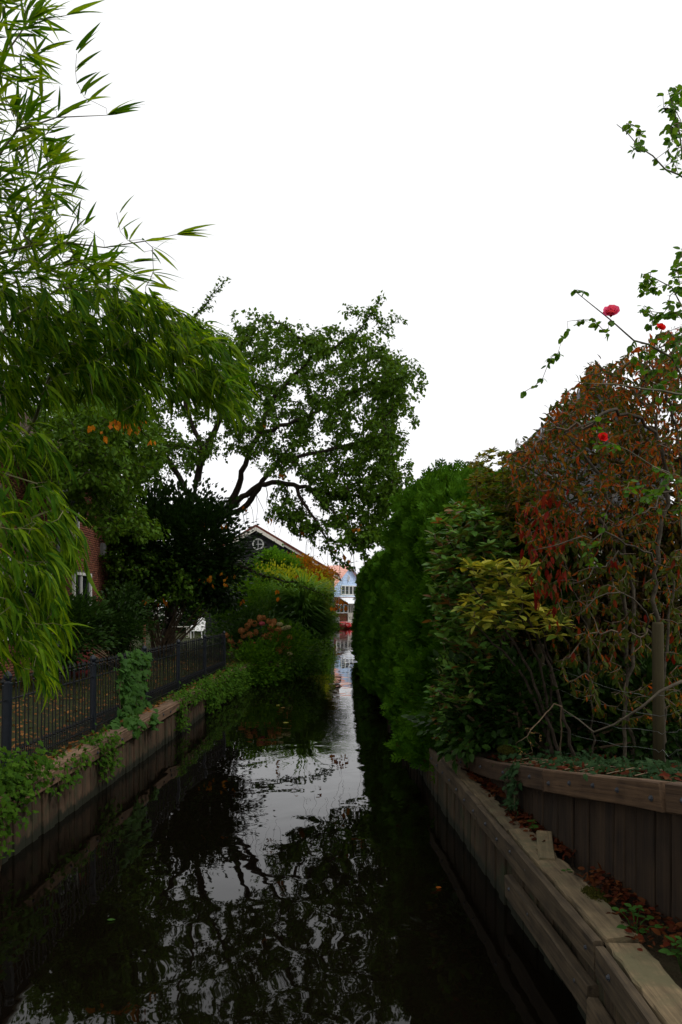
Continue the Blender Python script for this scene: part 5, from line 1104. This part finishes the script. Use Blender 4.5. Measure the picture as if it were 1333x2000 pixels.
# stakes and wire
wf = empty('wire_fence', (2.1, 9, .6), 'round wooden stakes with thin wire in front of the shrub bed', 'fence')
stk = [(1058, 1492, 1258, 8.9, .052), (1288, 1500, 1215, 7.0, .052), (1352, 1530, 1130, 5.9, .05), (1150, 1480, 1150, 9.6, .045)]
tops = []
for (u, vb_, vt_, y, r) in stk:
    a, b = P(u, vb_, y), P(u - 3, vt_, y); a.z = uz(y) - .15; m = MB(); m.tube([a, a.lerp(b, .5), b - Vector((0, 0, .02)), b], [r, r * .98, r * .96, r * .8], 10); m.build_at('stake', M['stake'], a, wf, True); tops.append((a, b))
for k in range(5):
    f0 = .14 + .13 * k; pts_ = [tops[0][0].lerp(tops[0][1], f0 * 1.3), tops[1][0].lerp(tops[1][1], f0 * .8) - Vector((.05, .05, 0)), tops[2][0].lerp(tops[2][1], f0 * .8)]
    m = MB(); q = []
    for i in range(2): q += [pts_[i].lerp(pts_[i + 1], t / 8) + Vector((random.gauss(0, .01), 0, random.gauss(0, .012) - .04 * math.sin(math.pi * t / 8))) for t in range(8)]
    m.tube(q + [pts_[2]], .0016, 4); m.build('wire', M['wire'], wf)
# a broken cane lying across, and a dry seed head
m = MB(); m.tube([P(1333, 1330, 6.6), P(1290, 1350, 6.6), P(1255, 1380, 6.6), P(1200, 1415, 6.7), P(1160, 1430, 6.8), P(1130, 1405, 6.9), P(1100, 1385, 7.0)], [.014, .013, .012, .010, .009, .006, .004], 6)
o = m.build('broken_branch', M['palebark'], smooth=True); tag(o, 'bare broken branch sagging across the stakes above the upper timber wall', 'branch')
dr_ = empty('dried_flower_stalk', (P(1095, 1, 8).x, 8.0, .85), 'dry brown flower stalk with pale seed heads beside the left stake', 'plant')
S = Skel(3000); b0 = Vector(dr_.location); S.limb([P(1098, 1380, 7.6), P(1085, 1375, 7.6), P(1060, 1400, 7.5), P(1030, 1435, 7.4), P(1010, 1450, 7.4)], [.006, .006, .005, .004, .002], None, .05, .004)
S.limb([b0, P(1097, 1440, 7.8), P(1098, 1380, 7.6)], [.009, .008, .006], None, .08, .005)
S.grow(poly_points([(1000, 1440), (1050, 1400), (1060, 1440), (1040, 1480), (1010, 1470)], 46, 7.3, 7.6), .03, 0, .1, .004); main, tw = S.tubes(.0012, 2.5, 5, 3); main.build('stalk', M['twig'], dr_); tw.build('stalklet', M['twig'], dr_)
L, D = S.leaf_spots(.6, .012); n = len(L); foliage(dr_, T_DIAW, L + rng.normal(0, .006, (n, 3)), rand_dirs(n), rand_dirs(n), rng.uniform(.008, .018, n), M['seed'], name='seed_heads')

# ------------------------------------------------------------------ ivy and climbers
def ivy_patch(parent, pts, nrm, count, spread, size, mat, singles=0, tm=T_LOBE, name='foliage'):
    """leaves scattered about a set of points, facing outwards and hanging"""
    pts = np.array([tuple(p) for p in pts]); w = rng.integers(0, len(pts), count); p = pts[w] + rng.normal(0, 1, (count, 3)) * np.array(spread)
    p[:, 2] = np.maximum(p[:, 2], .03)
    nr = np.array(nrm, float); d = rand_dirs(count) * .6 + np.array([0, 0, -.6]) + nr * .35
    foliage(parent, tm, p, d, nr + UP * .5 + .5 * rand_dirs(count), size * rng.uniform(.55, 1.25, count), mat, singles, name)
iv = empty('ivy', (-3.1, 6.0, .74), 'thick green ivy cascading over the left bank into the bottom left corner', 'ivy')
pts_ = [Vector((lb(y) + random.uniform(-.3, .16), y, z)) for y in np.arange(4.4, 8.3, .14) for z in np.arange(.04, .90, .12) if z > .04 + (y - 6.9) * .42]
ivy_patch(iv, pts_, (.9, -.3, .2), 10500, (.09, .12, .07), .066, M['ivy'], 160)
m = MB()
for k in range(40):
    y = random.uniform(4.5, 7.8); a = Vector((lb(y) - .1, y, .68)); m.tube([a, a + Vector((.18, -.1, .03)), a + Vector((.22, -.2, -.3)), a + Vector((.2, -.25, -.7))], [.005, .004, .003, .002], 4)
m.build('stem', M['twig'], iv)
for (y0, y1, z0, cnt, lab) in ((8.6, 9.6, .46, 260, 'ivy trailing over the pale cap beam next to the corner cascade'), (10.4, 10.9, .25, 380, 'small ivy clump hanging from the rail below the second fence post'), (15.0, 15.6, .15, 380, 'ivy strand hanging down the wall below the fourth post'), (15.8, 18.0, .5, 700, 'ivy creeping along the cap beam between fourth and fifth post'), (18.0, 22, .15, 1900, 'broad ivy mat draped over the wall near the hydrangea'), (22, 28, .05, 2600, 'far ivy mat hanging to the water below the hydrangea')):
    e = empty('ivy', (lb(y0), (y0 + y1) / 2, .64), lab, 'ivy', 'ivy along the left wall')
    pts_ = [Vector((lb(y) + random.uniform(-.22, .12), y, random.uniform(.60, .74))) for y in np.arange(y0 - .2, y1 + .2, .07)] + [Vector((lb(y) + .1, y, z)) for y in np.arange(y0, y1, .12) for z in np.arange(z0, .66, .08) if random.random() < .7]
    ivy_patch(e, pts_, (.9, -.3, .2), cnt, (.05, .10, .05), .065 if y0 < 16 else .085, M['ivy'])
    m = MB()
    for k in range(8): y = random.uniform(y0, y1); a = Vector((lb(y) - .12, y, .66)); m.tube([a, a + Vector((.22, 0, .02)), a + Vector((.26, -.03, z0 - .63))], [.004, .003, .002], 4)
    m.build('stem', M['twig'], e, 'stuff')
vi = empty('vine', (FX(13.2) + .05, 13.2, .68), 'leafy green vine climbing the iron fence pickets', 'vine')
pts_ = [Vector((FX(y) + .05, y, z)) for y in np.arange(12.4, 13.9, .16) for z in np.arange(.76, 1.68, .1) if random.random() < .62] + [Vector((lb(y) + random.uniform(-.25, .18), y, .74 - .2 * random.random())) for y in np.arange(11.6, 13.2, .07)]
ivy_patch(vi, pts_, (.8, -.5, .2), 560, (.03, .06, .04), .135, M['vine'], 200)
m = MB()
for k in range(9): y = random.uniform(12.4, 13.8); m.tube([(FX(y) + .03, y, .68), (FX(y) + .04, y + random.uniform(-.1, .1), 1.15), (FX(y) + .03, y + random.uniform(-.15, .15), 1.62)], [.006, .005, .003], 5)
m.build('stem', M['twig'], vi)
e = empty('ivy', (2.6, 7.2, 1.0), 'dark blue green ivy carpet on top of the upper timber wall', 'ivy')
pts_ = [Vector((uw(y) + .1 + q, y, uz(y) + .0)) for y in np.arange(5.0, 8.6, .06) for q in (.12, .3, .5, .7)]
ivy_patch(e, pts_, (-.4, -.5, .7), 2400, (.10, .08, .035), .055, M['ivy_dark'], 110)
m = MB()
for k in range(14): y = random.uniform(5.2, 8.4); m.tube([(uw(y) + .6, y, uz(y)), (uw(y) + .3, y + .05, uz(y) + .03), (uw(y) + .08, y - .05, uz(y) + .01)], .004, 4)
m.build('stem', M['twig'], e, 'stuff')
e = empty('ivy', (1.5, 7.0, .95), 'single dark ivy spray hanging over the rail of the upper wall', 'ivy')
pts_ = [Vector((uw(y) - .13, y, uz(y) - q)) for y in (6.95, 7.08, 7.2) for q in np.arange(0, .48, .05) if random.random() < .75]
ivy_patch(e, pts_, (-.9, -.3, .2), 130, (.015, .05, .03), .06, M['ivy_dark'], 60)
m = MB(); m.tube([(uw(7.05) + .1, 7.05, uz(7.05) + .01), (uw(7.05) - .12, 7.05, uz(7.05) + .02), (uw(7.05) - .13, 7.02, uz(7.05) - .45)], .004, 4); m.build('stem', M['twig'], e, 'stuff')

# leaf litter, moss and weeds on the ledge
n = 3000; yy = 3.0 + 6.8 * rng.random(n); a = np.array([rb(q) + .09 for q in yy]); b = np.array([uw(q) - .02 for q in yy]); t = rng.random(n) ** .6; xx = a + (b - a) * t
k = (np.sin(yy * 3.1) + np.sin(yy * 7.3 + 1) * .7 + t * 1.6 + rng.normal(0, .4, n)) > .55; xx, yy = xx[k], yy[k]; n = len(xx)
lo_ = np.stack([xx, yy, .61 + .035 * rng.random(n)], 1); d = rand_dirs(n); d[:, 2] *= .35
tag(link('leaf_litter', scatter_mesh('leaf_litter', T_OVAL, lo_, frames(d, UP + .8 * rand_dirs(n)), rng.uniform(.03, .07, n), rng.random(n)), M['litter']), 'red brown fallen leaves lying along the timber ledge', 'leaves', kind='stuff')
n = 1500; yy = 4.8 + 4 * rng.random(n); xx = np.array([uw(q) for q in yy]) + .05 + rng.random(n) * 1.2; zz = np.array([uz(q) for q in yy]) + .02 * rng.random(n)
d = rand_dirs(n); d[:, 2] *= .3
tag(link('leaf_litter', scatter_mesh('leaf_litter', T_OVAL, np.stack([xx, yy, zz], 1), frames(d, UP + .6 * rand_dirs(n)), rng.uniform(.04, .08, n), rng.random(n)), M['litter']), 'brown fallen leaves among the ivy on the shrub bed', 'leaves', kind='stuff')
def moss(cx, cy, cz, r, label):
    n = 2600; a = rng.uniform(0, 2 * math.pi, n); q = r * rng.random(n) ** .5; p = np.stack([cx + q * np.cos(a) * .7, cy + q * np.sin(a) * 1.5, cz + .05 * (1 - (q / r) ** 2)], 1)
    e = empty('moss_cushion', (cx, cy, cz), label, 'moss'); foliage(e, T_DIAW, p, rand_dirs(n) * .6 + UP, rand_dirs(n), rng.uniform(.012, .028, n), M['moss'], name='moss')
moss(1.53, 5.05, .575, .15, 'dark olive moss cushion on the cap board of the ledge')
moss(1.62, 8.35, .92, .13, 'green brown moss patch on top of the upper rail end')
def weed(x, y, z, k, s, label, tm=T_OVALR):
    e = empty('weed', (x, y, z), label, 'weed'); L, D = [], []; m = MB()
    for i in range(k):
        a = random.uniform(0, 6.28); t = Vector((x + math.cos(a) * s * random.random(), y + math.sin(a) * s * random.random(), z + s * random.uniform(.3, 1.1))); m.tube([(x, y, z - .02), ((x + t.x) / 2, (y + t.y) / 2, (z + t.z) / 2 + .03), t], .0025, 4)
        for q in range(3): L.append(tuple(t)); D.append((math.cos(a + q * 2.1), math.sin(a + q * 2.1), random.uniform(-.2, .4)))
    m.build('stem', M['vine'], e); n = len(L); foliage(e, tm, L, D, UP + .3 * rand_dirs(n), rng.uniform(.035, .07, n), M['vine'], n)
weed(1.62, 4.55, .55, 9, .16, 'green weed with round leaves nearest on the ledge')
weed(1.72, 4.15, .55, 10, .17, 'leafy weed at the foot of the upper planks in the corner')
weed(1.47, 6.55, .56, 5, .10, 'small weed sprouting beside the loose board')
weed(1.47, 5.5, .57, 4, .08, 'tiny weed growing out of the leaf litter by the moss')
weed(1.33, 9.0, .6, 5, .09, 'little weed at the far end of the ledge')
weed(1.75, 8.3, .9, 6, .09, 'fresh green seedling on the upper wall beside the left stake')

# leaves floating on the water
for (u, v, mk, lab) in ((855, 1738, 'orange', 'small orange leaf floating on the dark water near the right wall'), (208, 1800, 'vine', 'pale green leaf floating on the dark water at lower left'), (545, 1378, 'rhodo', 'pale leaf floating on the water left of the sky reflection'), (552, 1412, 'rhodo', 'yellowish leaf floating below the pale floating one'), (558, 1383, 'seed', 'tan leaf floating beside the pale one on the water')):
    Y = H * F / (v - VPY); me = bpy.data.meshes.new('floating_leaf'); me.from_pydata([tuple(p) for p in T_OVALR[0] * np.array([1, 1, .5])], [], T_OVALR[1]); me.materials.append(M[mk])
    o = link('floating_leaf', me); o.location = ((u - VPX) / F * Y, Y, .012); s = .07 if Y < 8 else .14; o.scale = (s, s, s); o.rotation_euler = (0, 0, random.random() * 6); tag(o, lab, 'leaf')
